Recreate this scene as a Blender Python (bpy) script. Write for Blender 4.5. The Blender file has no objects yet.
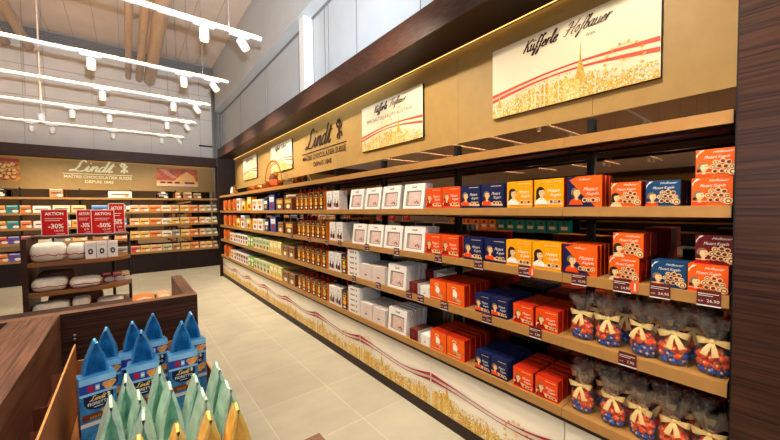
import bpy, math, random
from mathutils import Vector, Matrix
random.seed(7)
PI = math.pi
SC = bpy.context.scene
COL = SC.collection

# ------------------------------------------------------------------ materials
def lin(hexs):
    out = []
    for i in (0, 2, 4):
        c = int(hexs[i:i+2], 16) / 255
        out.append(c/12.92 if c <= .04045 else ((c+.055)/1.055)**2.4)
    return out
MATS = {}
def mat(name, hexs, rough=.5, metal=0, var=.10, scale=30, bump=0, emit=0, spec=.35, coat=0, alpha=1, alt=None, stretch=None):
    if name in MATS: return MATS[name]
    m = bpy.data.materials.new(name); m.use_nodes = True
    nt = m.node_tree; b = nt.nodes['Principled BSDF']
    c = lin(hexs)
    tc = nt.nodes.new('ShaderNodeTexCoord'); mp = nt.nodes.new('ShaderNodeMapping')
    nt.links.new(tc.outputs['Object'], mp.inputs['Vector'])
    mp.inputs['Scale'].default_value = stretch or (1, 1, 1)
    nz = nt.nodes.new('ShaderNodeTexNoise'); nz.inputs['Scale'].default_value = scale; nz.inputs['Detail'].default_value = 4
    nt.links.new(mp.outputs['Vector'], nz.inputs['Vector'])
    cr = nt.nodes.new('ShaderNodeValToRGB')
    c2 = lin(alt) if alt else [min(1, x*(1+var)) for x in c]
    c1 = c if alt else [x*(1-var) for x in c]
    cr.color_ramp.elements[0].position = .35; cr.color_ramp.elements[1].position = .65
    cr.color_ramp.elements[0].color = (*c1, 1); cr.color_ramp.elements[1].color = (*c2, 1)
    nt.links.new(nz.outputs['Fac'], cr.inputs['Fac'])
    nt.links.new(cr.outputs['Color'], b.inputs['Base Color'])
    b.inputs['Roughness'].default_value = rough; b.inputs['Metallic'].default_value = metal
    b.inputs['Specular IOR Level'].default_value = spec
    if coat: b.inputs['Coat Weight'].default_value = coat; b.inputs['Coat Roughness'].default_value = .1
    if emit:
        nt.links.new(cr.outputs['Color'], b.inputs['Emission Color']); b.inputs['Emission Strength'].default_value = emit
    if bump:
        bp = nt.nodes.new('ShaderNodeBump'); bp.inputs['Strength'].default_value = bump; bp.inputs['Distance'].default_value = .01
        nt.links.new(nz.outputs['Fac'], bp.inputs['Height']); nt.links.new(bp.outputs['Normal'], b.inputs['Normal'])
    MATS[name] = m
    return m

def tile_mat():
    m = mat('stone_floor_tile', 'c2bca6', .42, var=.07, scale=3)
    nt = m.node_tree; b = nt.nodes['Principled BSDF']
    tc = nt.nodes.new('ShaderNodeTexCoord'); mp = nt.nodes.new('ShaderNodeMapping')
    mp.inputs['Location'].default_value = (-.77+.575*6, -2.05+.59*10, 0)
    nt.links.new(tc.outputs['Object'], mp.inputs['Vector'])
    br = nt.nodes.new('ShaderNodeTexBrick'); br.offset = 0; br.inputs['Scale'].default_value = 1
    br.inputs['Brick Width'].default_value = .575; br.inputs['Row Height'].default_value = .59
    br.inputs['Mortar Size'].default_value = .0035; br.inputs['Mortar Smooth'].default_value = .3
    br.inputs['Color1'].default_value = (1, 1, 1, 1); br.inputs['Color2'].default_value = (.93, .92, .90, 1); br.inputs['Mortar'].default_value = (1.25, 1.25, 1.25, 1)
    nt.links.new(mp.outputs['Vector'], br.inputs['Vector'])
    n2 = nt.nodes.new('ShaderNodeTexNoise'); n2.inputs['Scale'].default_value = 5; n2.inputs['Detail'].default_value = 6
    mp2 = nt.nodes.new('ShaderNodeMapping'); mp2.inputs['Scale'].default_value = (.5, 1.6, 1)
    nt.links.new(tc.outputs['Object'], mp2.inputs['Vector']); nt.links.new(mp2.outputs['Vector'], n2.inputs['Vector'])
    r2 = nt.nodes.new('ShaderNodeValToRGB'); r2.color_ramp.elements[0].color = (.86, .86, .86, 1); r2.color_ramp.elements[1].color = (1.05, 1.04, 1.02, 1)
    nt.links.new(n2.outputs['Fac'], r2.inputs['Fac'])
    src = b.inputs['Base Color'].links[0].from_socket
    mx = nt.nodes.new('ShaderNodeMix'); mx.data_type = 'RGBA'; mx.blend_type = 'MULTIPLY'; mx.inputs[0].default_value = 1
    nt.links.new(src, mx.inputs[6]); nt.links.new(br.outputs['Color'], mx.inputs[7])
    mx2 = nt.nodes.new('ShaderNodeMix'); mx2.data_type = 'RGBA'; mx2.blend_type = 'MULTIPLY'; mx2.inputs[0].default_value = 1
    nt.links.new(mx.outputs[2], mx2.inputs[6]); nt.links.new(r2.outputs['Color'], mx2.inputs[7])
    nt.links.new(mx2.outputs[2], b.inputs['Base Color'])
    return m

def cello_mat():
    m = bpy.data.materials.new('cellophane'); m.use_nodes = True; nt = m.node_tree
    for n in list(nt.nodes): nt.nodes.remove(n)
    o = nt.nodes.new('ShaderNodeOutputMaterial'); mx = nt.nodes.new('ShaderNodeMixShader')
    tr = nt.nodes.new('ShaderNodeBsdfTransparent'); gl = nt.nodes.new('ShaderNodeBsdfGlossy'); df = nt.nodes.new('ShaderNodeBsdfDiffuse')
    tr.inputs['Color'].default_value = (.97, .96, .94, 1); gl.inputs['Color'].default_value = (1, 1, 1, 1)
    gl.inputs['Roughness'].default_value = .16; df.inputs['Color'].default_value = (.9, .8, .68, 1)
    tc = nt.nodes.new('ShaderNodeTexCoord'); nz = nt.nodes.new('ShaderNodeTexNoise'); nz.inputs['Scale'].default_value = 45; nz.inputs['Detail'].default_value = 3
    nt.links.new(tc.outputs['Object'], nz.inputs['Vector'])
    bp = nt.nodes.new('ShaderNodeBump'); bp.inputs['Strength'].default_value = 1; bp.inputs['Distance'].default_value = .02
    nt.links.new(nz.outputs['Fac'], bp.inputs['Height']); nt.links.new(bp.outputs['Normal'], gl.inputs['Normal'])
    m2 = nt.nodes.new('ShaderNodeMixShader'); m2.inputs[0].default_value = .2
    nt.links.new(gl.outputs[0], m2.inputs[1]); nt.links.new(df.outputs[0], m2.inputs[2])
    fr = nt.nodes.new('ShaderNodeLayerWeight'); fr.inputs['Blend'].default_value = .25
    ma = nt.nodes.new('ShaderNodeMath'); ma.operation = 'MULTIPLY_ADD'; ma.inputs[1].default_value = .42; ma.inputs[2].default_value = .05
    nt.links.new(fr.outputs['Facing'], ma.inputs[0]); nt.links.new(ma.outputs[0], mx.inputs[0])
    nt.links.new(tr.outputs[0], mx.inputs[1]); nt.links.new(m2.outputs[0], mx.inputs[2]); nt.links.new(mx.outputs[0], o.inputs[0])
    return m

def mirror_mat():
    m = bpy.data.materials.new('bronze_mirror'); m.use_nodes = True
    b = m.node_tree.nodes['Principled BSDF']; nt = m.node_tree
    nz = nt.nodes.new('ShaderNodeTexNoise'); nz.inputs['Scale'].default_value = 2
    cr = nt.nodes.new('ShaderNodeValToRGB'); cr.color_ramp.elements[0].color = (.40, .29, .20, 1); cr.color_ramp.elements[1].color = (.44, .32, .22, 1)
    nt.links.new(nz.outputs['Fac'], cr.inputs['Fac']); nt.links.new(cr.outputs['Color'], b.inputs['Base Color'])
    b.inputs['Metallic'].default_value = 1; b.inputs['Roughness'].default_value = .015
    return m

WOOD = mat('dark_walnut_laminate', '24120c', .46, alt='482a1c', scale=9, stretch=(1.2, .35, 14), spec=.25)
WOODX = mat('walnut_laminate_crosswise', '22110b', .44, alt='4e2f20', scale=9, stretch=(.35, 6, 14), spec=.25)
WOODT = mat('walnut_lit_top_tone', '6a4630', .4, alt='93674a', scale=9, stretch=(.35, 14, 14), spec=.4)  # same walnut, overhead lamp light on the top faces painted into the colour
WOODY = mat('walnut_lengthwise_lit_tone', '4a2c1e', .38, alt='8a5e44', scale=9, stretch=(14, .4, 14), spec=.4)  # walnut lightened: lamp light on the board tops is put into the colour
DARK = mat('dark_brown_panel', '22120e', .5, var=.15, scale=8, spec=.3)
BLACK = mat('black_metal', '0d0b0b', .5)
TAN = mat('bronze_shelf_laminate', 'ae7f45', .45, var=.05, scale=20)
TAN2 = mat('brown_shelf_laminate', '8a5830', .45, var=.06, scale=20)
HEAD = mat('champagne_header_laminate', 'ac8a4e', .5, var=.04, scale=12)
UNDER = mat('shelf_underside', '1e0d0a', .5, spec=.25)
TILE = tile_mat()
MIRROR = mirror_mat()
CELLO = cello_mat()
WALLW = mat('white_wall_panel', 'bcc0c2', .6, var=.02, scale=4)
WALLB = mat('pale_back_wall', 'cdc5bd', .7, var=.03, scale=3)
CEIL = mat('pale_ceiling', 'd2c2b4', .8, var=.04, scale=2)
SEAM = mat('grey_seam', '7c7876', .7)
SEAML = mat('pale_joint', 'a59a90', .8)
STEEL = mat('grey_steel', '9a9a9c', .4, .6)
PIPE = mat('beige_duct', 'd8c4b4', .6)
WHITE = mat('white_paint', 'eeece8', .35, var=.02)
LAMPE = mat('lit_lamp_lens', 'ffc890', .4, emit=4, var=.01)
FILLGLOW = mat('warm_added_fill_glow', 'ffc48c', .5, emit=27, var=.02)  # glow of the added fill strips, not a fitting of the shop
LEDM = mat('warm_led_strip', 'ffcf70', .4, emit=2.0, var=.02)
CREAM = mat('cream_print_panel', 'f6efdc', .45, var=.03, scale=3)
SIGNM = mat('pale_sign_board', 'f2e2c0', .45, var=.03, scale=3)
GOLDP = mat('gold_print', 'd9ac44', .5, var=.25, scale=90)
GOLDP2 = mat('light_gold_print', 'ecc968', .5, var=.2, scale=90)
RED = mat('crimson_print', 'a81c34', .5)
REDO = mat('orange_red_print', 'd8502a', .5)
INK = mat('dark_brown_ink', '2e1c12', .6)
INKB = mat('bronze_lettering', '3a2410', .45, .1)
GOLDL = mat('pale_gold_lettering', 'fff2c4', .4)
GREYP = mat('grey_print_and_shade', 'a0917c', .6)
PAPER = mat('white_card', 'efeae2', .5, var=.03)
PAPERE = mat('pale_card_edge', 'd8cfc4', .6)
PINK = mat('blush_card', 'e2cfc4', .5, var=.04)
FRAME = mat('window_edge_print', '6e6258', .5)
PINKD = mat('rose_print', 'd8b8ac', .5)
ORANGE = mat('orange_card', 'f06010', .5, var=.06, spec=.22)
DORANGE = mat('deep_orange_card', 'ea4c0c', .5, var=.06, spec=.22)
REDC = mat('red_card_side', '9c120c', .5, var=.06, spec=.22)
MAROON = mat('maroon_card_and_shade', '6a1016', .5, var=.06, spec=.22)
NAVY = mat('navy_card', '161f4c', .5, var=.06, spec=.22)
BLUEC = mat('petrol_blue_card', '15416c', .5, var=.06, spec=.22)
GOLDC = mat('golden_yellow_card', 'f4a206', .5, var=.06, spec=.22)
SKIN = mat('printed_skin', 'efc48a', .5)
HAIR = mat('printed_dark_hair', '2c1812', .5)
WIG = mat('printed_grey_hair', '8a6a50', .5)
CHOC = mat('printed_chocolate', '6e3418', .45)
CHOCL = mat('printed_praline_ring', 'f0c890', .5)
WINK = mat('white_print', 'f4eee0', .5)
PALEB = mat('pale_band_print', 'f2cfa0', .5)
TAGM = mat('maroon_price_card', '5c1c1a', .45, var=.05)
RAIL = mat('dark_red_rail', '4a1a12', .5)
ORDOT = mat('orange_sticker', 'ee5a24', .45)
FOILO = mat('orange_foil', 'f2501c', .28, .15, var=.22, scale=120, bump=.3)
FOILB = mat('blue_foil', '2a56b0', .25, .2, var=.3, scale=120, bump=.3)
FOILG = mat('gold_foil_dot', 'e8b060', .3, .4)
RIBBON = mat('cream_satin_ribbon', 'dcbc7c', .35, var=.08, scale=60)
BAGBL = mat('light_blue_foil', '4f9fd0', .30, .25, alt='2f74b4', scale=45, bump=.35)
BAGBD = mat('deep_blue_foil', '2a80b4', .30, .2, alt='125488', scale=30, bump=.3)
BAGSKY = mat('sky_blue_print', '8cc4e6', .4)
BAGNV = mat('royal_blue_print', '20409a', .4)
BAGNK = mat('navy_print', '121c44', .4)
BAGGR = mat('pale_green_foil', 'cfe3cf', .34, .12, alt='a8cdb4', scale=26, bump=.25)
BAGGD = mat('sea_green_foil', '9ccfb0', .34, .1, alt='6fae8c', scale=26, bump=.2)
BAGYL = mat('golden_yellow_foil', 'f8d272', .34, .1, alt='f0b44a', scale=26, bump=.25)
COOKIE = mat('printed_biscuit', 'd98a3c', .5, alt='f0b466', scale=140)
CARD = mat('brown_cardboard', 'a5642f', .65, var=.08, scale=50)
CARDE = mat('cardboard_edge', 'd99a58', .7)
CARDD = mat('reddish_cardboard', '7a3a20', .65, var=.1, scale=50)
SIGNR = mat('red_offer_card', 'c0140e', .55, var=.05, spec=.2)
GLDM = mat('polished_gold', 'd99a3a', .2, .9)
COPPER = mat('copper_gold', 'c8662a', .25, .8)
POUCH = mat('white_gift_paper', 'ece2d2', .5, var=.06, scale=20, bump=.15)
BASKET = mat('brown_gift_wrap', '6a3c28', .5, var=.15)
BEARG = mat('printed_gold_bear', 'f4c23c', .5)
BEARB = mat('black_brown_card', '2a160e', .4)
SPINE = mat('orange_card_spine', 'e8780c', .5, spec=.25)
HANDLE = mat('red_cord', 'd8280c', .5, spec=.25)
RUBBER = mat('dark_plinth', '2b1714', .5)

# ------------------------------------------------------------------ mesh building
class MB:
    def __init__(s): s.v = []; s.f = []; s.m = []; s.slots = []; s.sm = []
    def mi(s, mt):
        if mt not in s.slots: s.slots.append(mt)
        return s.slots.index(mt)
    def add(s, vs, fs, mt, smooth=False):
        o = len(s.v); s.v += [tuple(v) for v in vs]; k = s.mi(mt)
        for f in fs: s.f.append(tuple(i+o for i in f)); s.m.append(k); s.sm.append(smooth)
    def box(s, x0, x1, y0, y1, z0, z1, mt, front=None, top=None, sides=None, under=None):
        vs = [(x0,y0,z0),(x1,y0,z0),(x1,y1,z0),(x0,y1,z0),(x0,y0,z1),(x1,y0,z1),(x1,y1,z1),(x0,y1,z1)]
        s.add(vs, [(0,1,5,4)], front or mt); s.add(vs, [(2,3,7,6)], mt)
        s.add(vs, [(1,2,6,5),(3,0,4,7)], sides or mt); s.add(vs, [(4,5,6,7)], top or mt); s.add(vs, [(3,2,1,0)], under or mt)
    def prism(s, pts, z0, z1, mt, side=None):
        n = len(pts)
        s.add([(x,y,z0) for x,y in pts]+[(x,y,z1) for x,y in pts], [tuple(range(n-1,-1,-1)), tuple(range(n,2*n))], mt)
        s.add([(x,y,z0) for x,y in pts]+[(x,y,z1) for x,y in pts], [(i,(i+1)%n,n+(i+1)%n,n+i) for i in range(n)], side or mt)
    def tube(s, path, r, mt, n=8, closed=False):
        path = [Vector(p) for p in path]; rings = []; N = len(path)
        for i, p in enumerate(path):
            a = path[(i-1) % N] if (i or closed) else p; b = path[(i+1) % N] if (i < N-1 or closed) else p
            t = (b-a).normalized(); ref = Vector((0,0,1)) if abs(t.z) < .9 else Vector((1,0,0))
            u = t.cross(ref).normalized(); w = t.cross(u)
            rr = r[i] if isinstance(r, (list, tuple)) else r
            rings.append([p+(u*math.cos(2*PI*k/n)+w*math.sin(2*PI*k/n))*rr for k in range(n)])
        vs = [v for ring in rings for v in ring]; fs = []
        for i in range(N if closed else N-1):
            j = (i+1) % N
            for k in range(n): fs.append((i*n+k, j*n+k, j*n+(k+1) % n, i*n+(k+1) % n))
        if not closed: fs += [tuple(range(n)), tuple(range((N-1)*n+n-1, (N-1)*n-1, -1))]
        s.add(vs, fs, mt, True)
    def lathe(s, prof, mt, n=16, cx=0, cy=0, fn=None):
        vs = []; fs = []
        for i, (r, z) in enumerate(prof):
            for k in range(n):
                a = 2*PI*k/n; p = (cx+r*math.cos(a), cy+r*math.sin(a), z)
                vs.append(fn(p, i, k) if fn else p)
        for i in range(len(prof)-1):
            for k in range(n): fs.append((i*n+k, i*n+(k+1) % n, (i+1)*n+(k+1) % n, (i+1)*n+k))
        s.add(vs, fs, mt, True)
    def ball(s, c, r, mt, n=10, m=6, sq=(1,1,1)):
        vs = []; fs = []
        for i in range(m+1):
            t = PI*i/m
            for k in range(n):
                a = 2*PI*k/n
                vs.append((c[0]+r*sq[0]*math.sin(t)*math.cos(a), c[1]+r*sq[1]*math.sin(t)*math.sin(a), c[2]+r*sq[2]*math.cos(t)))
        for i in range(m):
            for k in range(n): fs.append((i*n+k, (i+1)*n+k, (i+1)*n+(k+1) % n, i*n+(k+1) % n))
        s.add(vs, fs, mt, True)
    def mesh(s, name):
        me = bpy.data.meshes.new(name); me.from_pydata(s.v, [], s.f)
        for mt in s.slots: me.materials.append(mt)
        me.polygons.foreach_set('material_index', s.m); me.polygons.foreach_set('use_smooth', s.sm)
        me.update(); return me
    def build(s, name, parent=None, loc=(0,0,0), rz=0, link=True, bevel=0):
        o = bpy.data.objects.new(name, s.mesh(name))
        o.location = loc; o.rotation_euler = (0,0,rz)
        if parent: o.parent = parent
        if link: COL.objects.link(o)
        if bevel:
            b = o.modifiers.new('bevel', 'BEVEL'); b.width = bevel; b.segments = 2; b.limit_method = 'ANGLE'
        return o

_txt = {}
def text_geo(t, shear=0, bold=0):
    k = (t, shear, bold)
    if k not in _txt:
        cu = bpy.data.curves.new('t', 'FONT'); cu.body = t; cu.size = 1; cu.shear = shear; cu.align_x = 'CENTER'; cu.offset = bold; cu.resolution_u = 2
        o = bpy.data.objects.new('t', cu); COL.objects.link(o)
        dg = bpy.context.evaluated_depsgraph_get(); me = bpy.data.meshes.new_from_object(o.evaluated_get(dg))
        vs = [tuple(v.co) for v in me.vertices]; fs = [tuple(p.vertices) for p in me.polygons]
        bpy.data.objects.remove(o); bpy.data.curves.remove(cu); bpy.data.meshes.remove(me)
        w = max(v[0] for v in vs)-min(v[0] for v in vs) if vs else 1
        _txt[k] = (vs, fs, w)
    return _txt[k]

GLY = {
 'L': ([[(1.0,1.6),(.75,2.0),(.5,1.7),(.5,.9),(.25,.15),(-.1,.05),(.1,.3),(.5,.08),(.9,0),(1.25,.25)]],1.25),
 'i': ([[(0,.2),(.18,1.0),(.2,.25),(.35,0),(.5,.2)],[(.2,1.45),(.24,1.6)]],.5),
 'n': ([[(0,.2),(.15,1),(.15,0)],[(.15,.4),(.4,.98),(.55,.8),(.55,.2),(.7,0),(.85,.2)]],.8),
 'd': ([[(.55,.8),(.3,1),(.05,.5),(.2,0),(.5,.35),(.62,2.0)],[(.6,1.2),(.58,.2),(.75,0),(.88,.2)]],.85),
 't': ([[(0,.2),(.28,1.7),(.24,.2),(.4,0),(.6,.25)],[(0,1.15),(.6,1.22)]],.6),
 'K': ([[(.3,1.9),(.15,0)],[(1.05,1.9),(.25,.95),(.55,.9),(.8,.05),(1.05,.2)]],1.05),
 'u': ([[(0,.7),(.1,1),(.12,.2),(.3,0),(.5,.35),(.55,1)],[(.55,1),(.55,.2),(.7,0),(.85,.2)]],.8),
 '\u00fc': ([[(0,.7),(.1,1),(.12,.2),(.3,0),(.5,.35),(.55,1)],[(.55,1),(.55,.2),(.7,0),(.85,.2)],[(.18,1.4),(.2,1.55)],[(.5,1.4),(.52,1.55)]],.8),
 'f': ([[(.6,1.7),(.45,2.05),(.28,1.6),(.2,-.5),(.05,-.85),(.02,-.4),(.3,.2),(.55,.3)],[(0,1),(.55,1.02)]],.55),
 'e': ([[(0,.3),(.42,.62),(.36,1),(.12,.7),(.1,.2),(.35,0),(.62,.25)]],.6),
 'r': ([[(0,.3),(.18,1.05),(.15,0)],[(.15,.5),(.35,.98),(.55,.90)]],.58),
 'l': ([[(0,.3),(.4,1.6),(.3,2),(.16,1.5),(.2,.2),(.36,0),(.52,.25)]],.5),
 'H': ([[(.3,1.9),(.2,.9),(.0,0),(-.3,.1)],[(1.15,2),(.85,.9),(.8,.1),(1.05,.05)],[(-.2,.8),(.4,1.05),(1.1,1.05)],[(-.3,1.5),(.0,1.95),(.3,1.9)]],1.2),
 'o': ([[(.3,1),(.05,.5),(.25,0),(.5,.5),(.3,1),(.65,.85)]],.65),
 'b': ([[(0,.3),(.35,1.7),(.25,2),(.12,1.4),(.12,.2),(.35,0),(.55,.5),(.4,.95),(.2,.7)]],.65),
 'a': ([[(.5,.85),(.25,1),(.03,.5),(.2,0),(.5,.5),(.52,1)],[(.52,1),(.5,.2),(.65,0),(.8,.2)]],.75),
}
def spline(pts, k=5):
    if len(pts) < 3: return pts
    out = []; P = [pts[0]]+list(pts)+[pts[-1]]
    for i in range(1, len(P)-2):
        for j in range(k):
            t = j/k; a, b, c, d = P[i-1], P[i], P[i+1], P[i+2]
            out.append(tuple(.5*((2*b[q])+(-a[q]+c[q])*t+(2*a[q]-5*b[q]+4*c[q]-d[q])*t*t+(-a[q]+3*b[q]-3*c[q]+d[q])*t**3) for q in (0, 1)))
    out.append(pts[-1]); return out

class Art(MB):
    """flat print on a front that faces -y; s runs right, t runs up; lay lifts one ink over another"""
    def __init__(s, y=-.0004): super().__init__(); s.y = y; s.step = .0009; s.c = 0
    def P(s, pts, lay):
        s.c += 1; q = (s.c % 28)*.00003; return [(a, s.y-lay*s.step-q-i*1e-6, b) for i, (a, b) in enumerate(pts)]
    def poly(s, pts, mt, lay=0): s.add(s.P(pts, lay), [tuple(range(len(pts)))], mt)
    def rect(s, a0, a1, b0, b1, mt, lay=0): s.poly([(a0,b0),(a1,b0),(a1,b1),(a0,b1)], mt, lay)
    def disc(s, cx, cz, rx, mt, lay=0, rz=None, n=14):
        rz = rz or rx; s.poly([(cx+rx*math.cos(2*PI*k/n), cz+rz*math.sin(2*PI*k/n)) for k in range(n)], mt, lay)
    def text(s, t, cx, cz, size, mt, lay=1, shear=0, width=None, bold=0):
        vs, fs, w = text_geo(t, shear, bold); kx = size if not width else width/w
        s.add([(cx+v[0]*kx, s.y-lay*s.step, cz+v[1]*size) for v in vs], fs, mt)
    def stroke(s, pts, w, mt, lay=1, pen=True):
        n = len(pts)
        if n < 2: return
        A = []; B = []
        for i, p in enumerate(pts):
            a = pts[max(0,i-1)]; b = pts[min(n-1,i+1)]; dx, dz = b[0]-a[0], b[1]-a[1]; L = math.hypot(dx, dz) or 1
            k = w*(.45+.75*abs(dz)/L)/2 if pen else w/2
            A.append((p[0]-dz/L*k, p[1]+dx/L*k)); B.append((p[0]+dz/L*k, p[1]-dx/L*k))
        vs = s.P(A+B, lay); s.add(vs, [(i, n+i, n+i+1, i+1) for i in range(n-1)], mt)
    def script(s, t, cx, cz, xh, mt, lay=1, slant=.4, w=.22, kx=1):
        adv = sum(GLY[c][1] for c in t); x = -adv/2
        for c in t:
            for st in GLY[c][0]:
                s.stroke([(cx+((x+p[0])*kx+slant*p[1])*xh-slant*.5*xh, cz+p[1]*xh) for p in spline(st)], w*xh, mt, lay)
            x += GLY[c][1]

def children(o): return [c for c in bpy.data.objects if c.parent == o]
def tag(o, label=None, cat=None, group=None, kind=None):
    if label: o['label'] = label
    if cat: o['category'] = cat
    if group: o['group'] = group
    if kind: o['kind'] = kind
    return o
def struct(o): o['kind'] = 'structure'; return o
def empty(name, loc=(0,0,0), rz=0):
    o = bpy.data.objects.new(name, None); o.location = loc; o.rotation_euler = (0,0,rz); o.empty_display_size = .05
    COL.objects.link(o); return o
class Proto:
    """one finished piece with its parts; put() copies the piece and each of its parts"""
    def __init__(s, name, root_mb, parts=()):
        s.name = name; s.me = root_mb.mesh(name); s.parts = []
        for p in parts:
            nm, mb = p[0], p[1]
            s.parts.append((nm, mb.mesh(nm), [(q[0], q[1].mesh(q[0])) for q in (p[2] if len(p) > 2 else [])]))
        s.src = None
    def put(s, loc, rz, label, cat, group=None, rx=0, scale=None):
        if s.src is None:
            r = bpy.data.objects.new(s.name, s.me); ch = []
            for nm, me, subs in s.parts:
                c = bpy.data.objects.new(nm, me); c.parent = r
                ss = []
                for n2, m2 in subs:
                    d = bpy.data.objects.new(n2, m2); d.parent = c; ss.append(d)
                ch.append((c, ss))
            s.src = (r, ch); o = r
            COL.objects.link(r)
            for c, ss in ch:
                COL.objects.link(c)
                for d in ss: COL.objects.link(d)
        else:
            o = s.src[0].copy(); COL.objects.link(o)
            for c, ss in s.src[1]:
                c2 = c.copy(); c2.parent = o; COL.objects.link(c2)
                for d in ss:
                    d2 = d.copy(); d2.parent = c2; COL.objects.link(d2)
        o.location = loc; o.rotation_euler = (rx, 0, rz)
        o.scale = scale or (1, 1, 1)
        tag(o, label, cat, group)
        return o
ORD = ['front', 'second', 'third', 'fourth', 'fifth', 'sixth', 'seventh', 'eighth', 'ninth', 'tenth', 'eleventh', 'twelfth', 'thirteenth', 'fourteenth', 'fifteenth', 'sixteenth', 'seventeenth', 'eighteenth', 'nineteenth', 'twentieth', 'twenty-first', 'twenty-second', 'twenty-third', 'twenty-fourth']
RW = -PI/2      # turns a front that faces -y to face the aisle (-x)

# ------------------------------------------------------------------ fixed measures
H_EYE = 1.58
XF = 1.72; XB = 2.08; Y0 = .168; YE = 8.70           # shelf front, header plane, ends of the long run
SHELVES = [(1.875, 1.924), (1.532, 1.577), (1.196, 1.242), (.862, .914), (.495, .542)]
NAMES = ['lantern ledge', 'upper shelf', 'second shelf', 'third shelf', 'bottom shelf']
ZS = {i: SHELVES[i][1] for i in range(5)}
SEAMS = [Y0, .763, 1.733, 2.70, 3.67, 4.64, 5.61, 6.58, 7.55, YE-.03]

# ------------------------------------------------------------------ room shell
m = MB(); m.box(-13, 2.28, -4, 10.9, -.1, 0, TILE); struct(m.build('floor'))
m = MB(); m.box(-13, 2.28, -4, 10.9, 5.75, 5.85, CEIL)
for x in [-7.6+.42*i for i in range(24)]: m.box(x, x+.008, -4, 10.9, 5.742, 5.75, SEAML)
struct(m.build('ceiling'))
m = MB(); m.box(-13.1, 2.4, 10.9, 11.0, 0, 5.85, WALLB)
for z in (4.88, 4.20): m.box(-8, 2.28, 10.893, 10.9, z, z+.012, SEAML)
for x in (-6.5,-5.3,-4.1,-2.9,-1.75,-.6,.55,1.7): m.box(x, x+.007, 10.893, 10.9, 0, 5.4, SEAML)
struct(m.build('wall_back'))
m = MB(); m.box(-13.1, -13, -4, 10.9, 0, 5.85, WALLB); struct(m.build('wall_left'))
m = MB(); m.box(2.28, 2.4, -4, 11, 0, 5.85, WALLW)
for y in (8.78, 6.9, 6.78, 5.22, 4.31, 4.20, 3.48, 2.35, 1.2, .1): m.box(2.274, 2.28, y, y+.01, 2.8, 4.46, SEAM)
struct(m.build('wall_right'))
m = MB(); m.box(2.08, 2.28, -4, 10.9, 4.46, 5.75, WALLW); m.box(2.25, 2.28, -4, 10.9, 4.44, 4.46, SEAM); struct(m.build('beam'))
m = MB(); m.box(2.13, 2.28, 4.69, 4.86, 3.03, 4.46, WHITE); m.box(2.272, 2.28, 4.675, 4.69, 3.03, 4.46, SEAM); struct(m.build('pilaster'))
m = MB(); m.box(-13.1, 2.4, -4.1, -4, 0, 3.2, WALLB); m.box(-13.1, 2.4, -4.1, -4, 5.5, 5.85, WALLB)
struct(m.build('wall_front'))
m = MB()
for k in range(9): m.box(-13+k*1.89, -12.93+k*1.89, -4.08, -4.02, 3.2, 5.5, SEAM)
w1 = struct(m.build('window_1'))
GL = bpy.data.materials.new('clear_pane'); GL.use_nodes = True; gn = GL.node_tree
gb = gn.nodes['Principled BSDF']; gb.inputs['Alpha'].default_value = .12; gb.inputs['Roughness'].default_value = .02
gz = gn.nodes.new('ShaderNodeTexNoise'); gr_ = gn.nodes.new('ShaderNodeValToRGB'); gr_.color_ramp.elements[0].color = (.8, .84, .86, 1); gr_.color_ramp.elements[1].color = (.86, .9, .92, 1)
gn.links.new(gz.outputs['Fac'], gr_.inputs['Fac']); gn.links.new(gr_.outputs['Color'], gb.inputs['Base Color'])
m = MB(); m.box(-13, 2.4, -4.055, -4.045, 3.2, 5.5, GL); m.build('window_pane', w1)
# louvre band under the ceiling of the back wall
g = empty('ventilation_louvre', (0, 10.9, 5.42)); tag(g, 'long grey slatted vent band under the ceiling of the back wall', 'vent')
m = MB(); m.box(-4.5, 2.1, -.03, -.001, 0, .31, SEAM); m.build('backing', g)
m = MB()
for i in range(7): m.box(-4.5, 2.1, -.07, -.031, .01+i*.043, .028+i*.043, STEEL)
m.build('slats', g)
for i, x in enumerate((.12, .34)):
    m = MB(); m.tube([(x,-2,5.02),(x,10.89,5.02)], .06 if i == 0 else .075, PIPE, 14)
    tag(m.build('ceiling_duct'), ['slim beige duct, left of three running along the ceiling', 'beige duct in the middle of three along the ceiling'][i], 'duct')
m = MB(); m.tube([(.56,-2,5.02),(.56,10.89,5.02)], .12, PIPE, 16); tag(m.build('ceiling_duct'), 'widest beige duct, right of three running along the ceiling', 'duct')
for x, r, t in ((-1.62, .09, 'right'), (-1.98, .09, 'left')):
    m = MB(); m.tube([(x,-2,5.3),(x,10.89,5.3)], r, PIPE, 14); tag(m.build('ceiling_duct'), 'beige duct at far upper left, %s one of the pair beside the louvre' % t, 'duct')
m = MB(); m.box(-.12, .05, 10.86, 10.9, 4.9, 5.1, SEAM)
# corner risers
for x, r, t, z0 in ((2.03, .035, 'pale left', 0), (2.12, .05, 'grey middle', 0), (2.215, .03, 'thin right', 0)):
    m = MB(); m.tube([(x,10.80,z0),(x,10.80,5.4)], r, STEEL, 10); tag(m.build('riser_pipe'), '%s riser pipe in the far corner above the shelving' % t, 'pipe', 'riser pipes in the far corner')
m = MB(); m.tube([(1.66,10.86,3.45),(2.1,10.86,3.45)], .022, BLACK, 8); tag(m.build('wall_rod'), 'short dark rod fixed on the back wall near the corner', 'rod')

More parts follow.
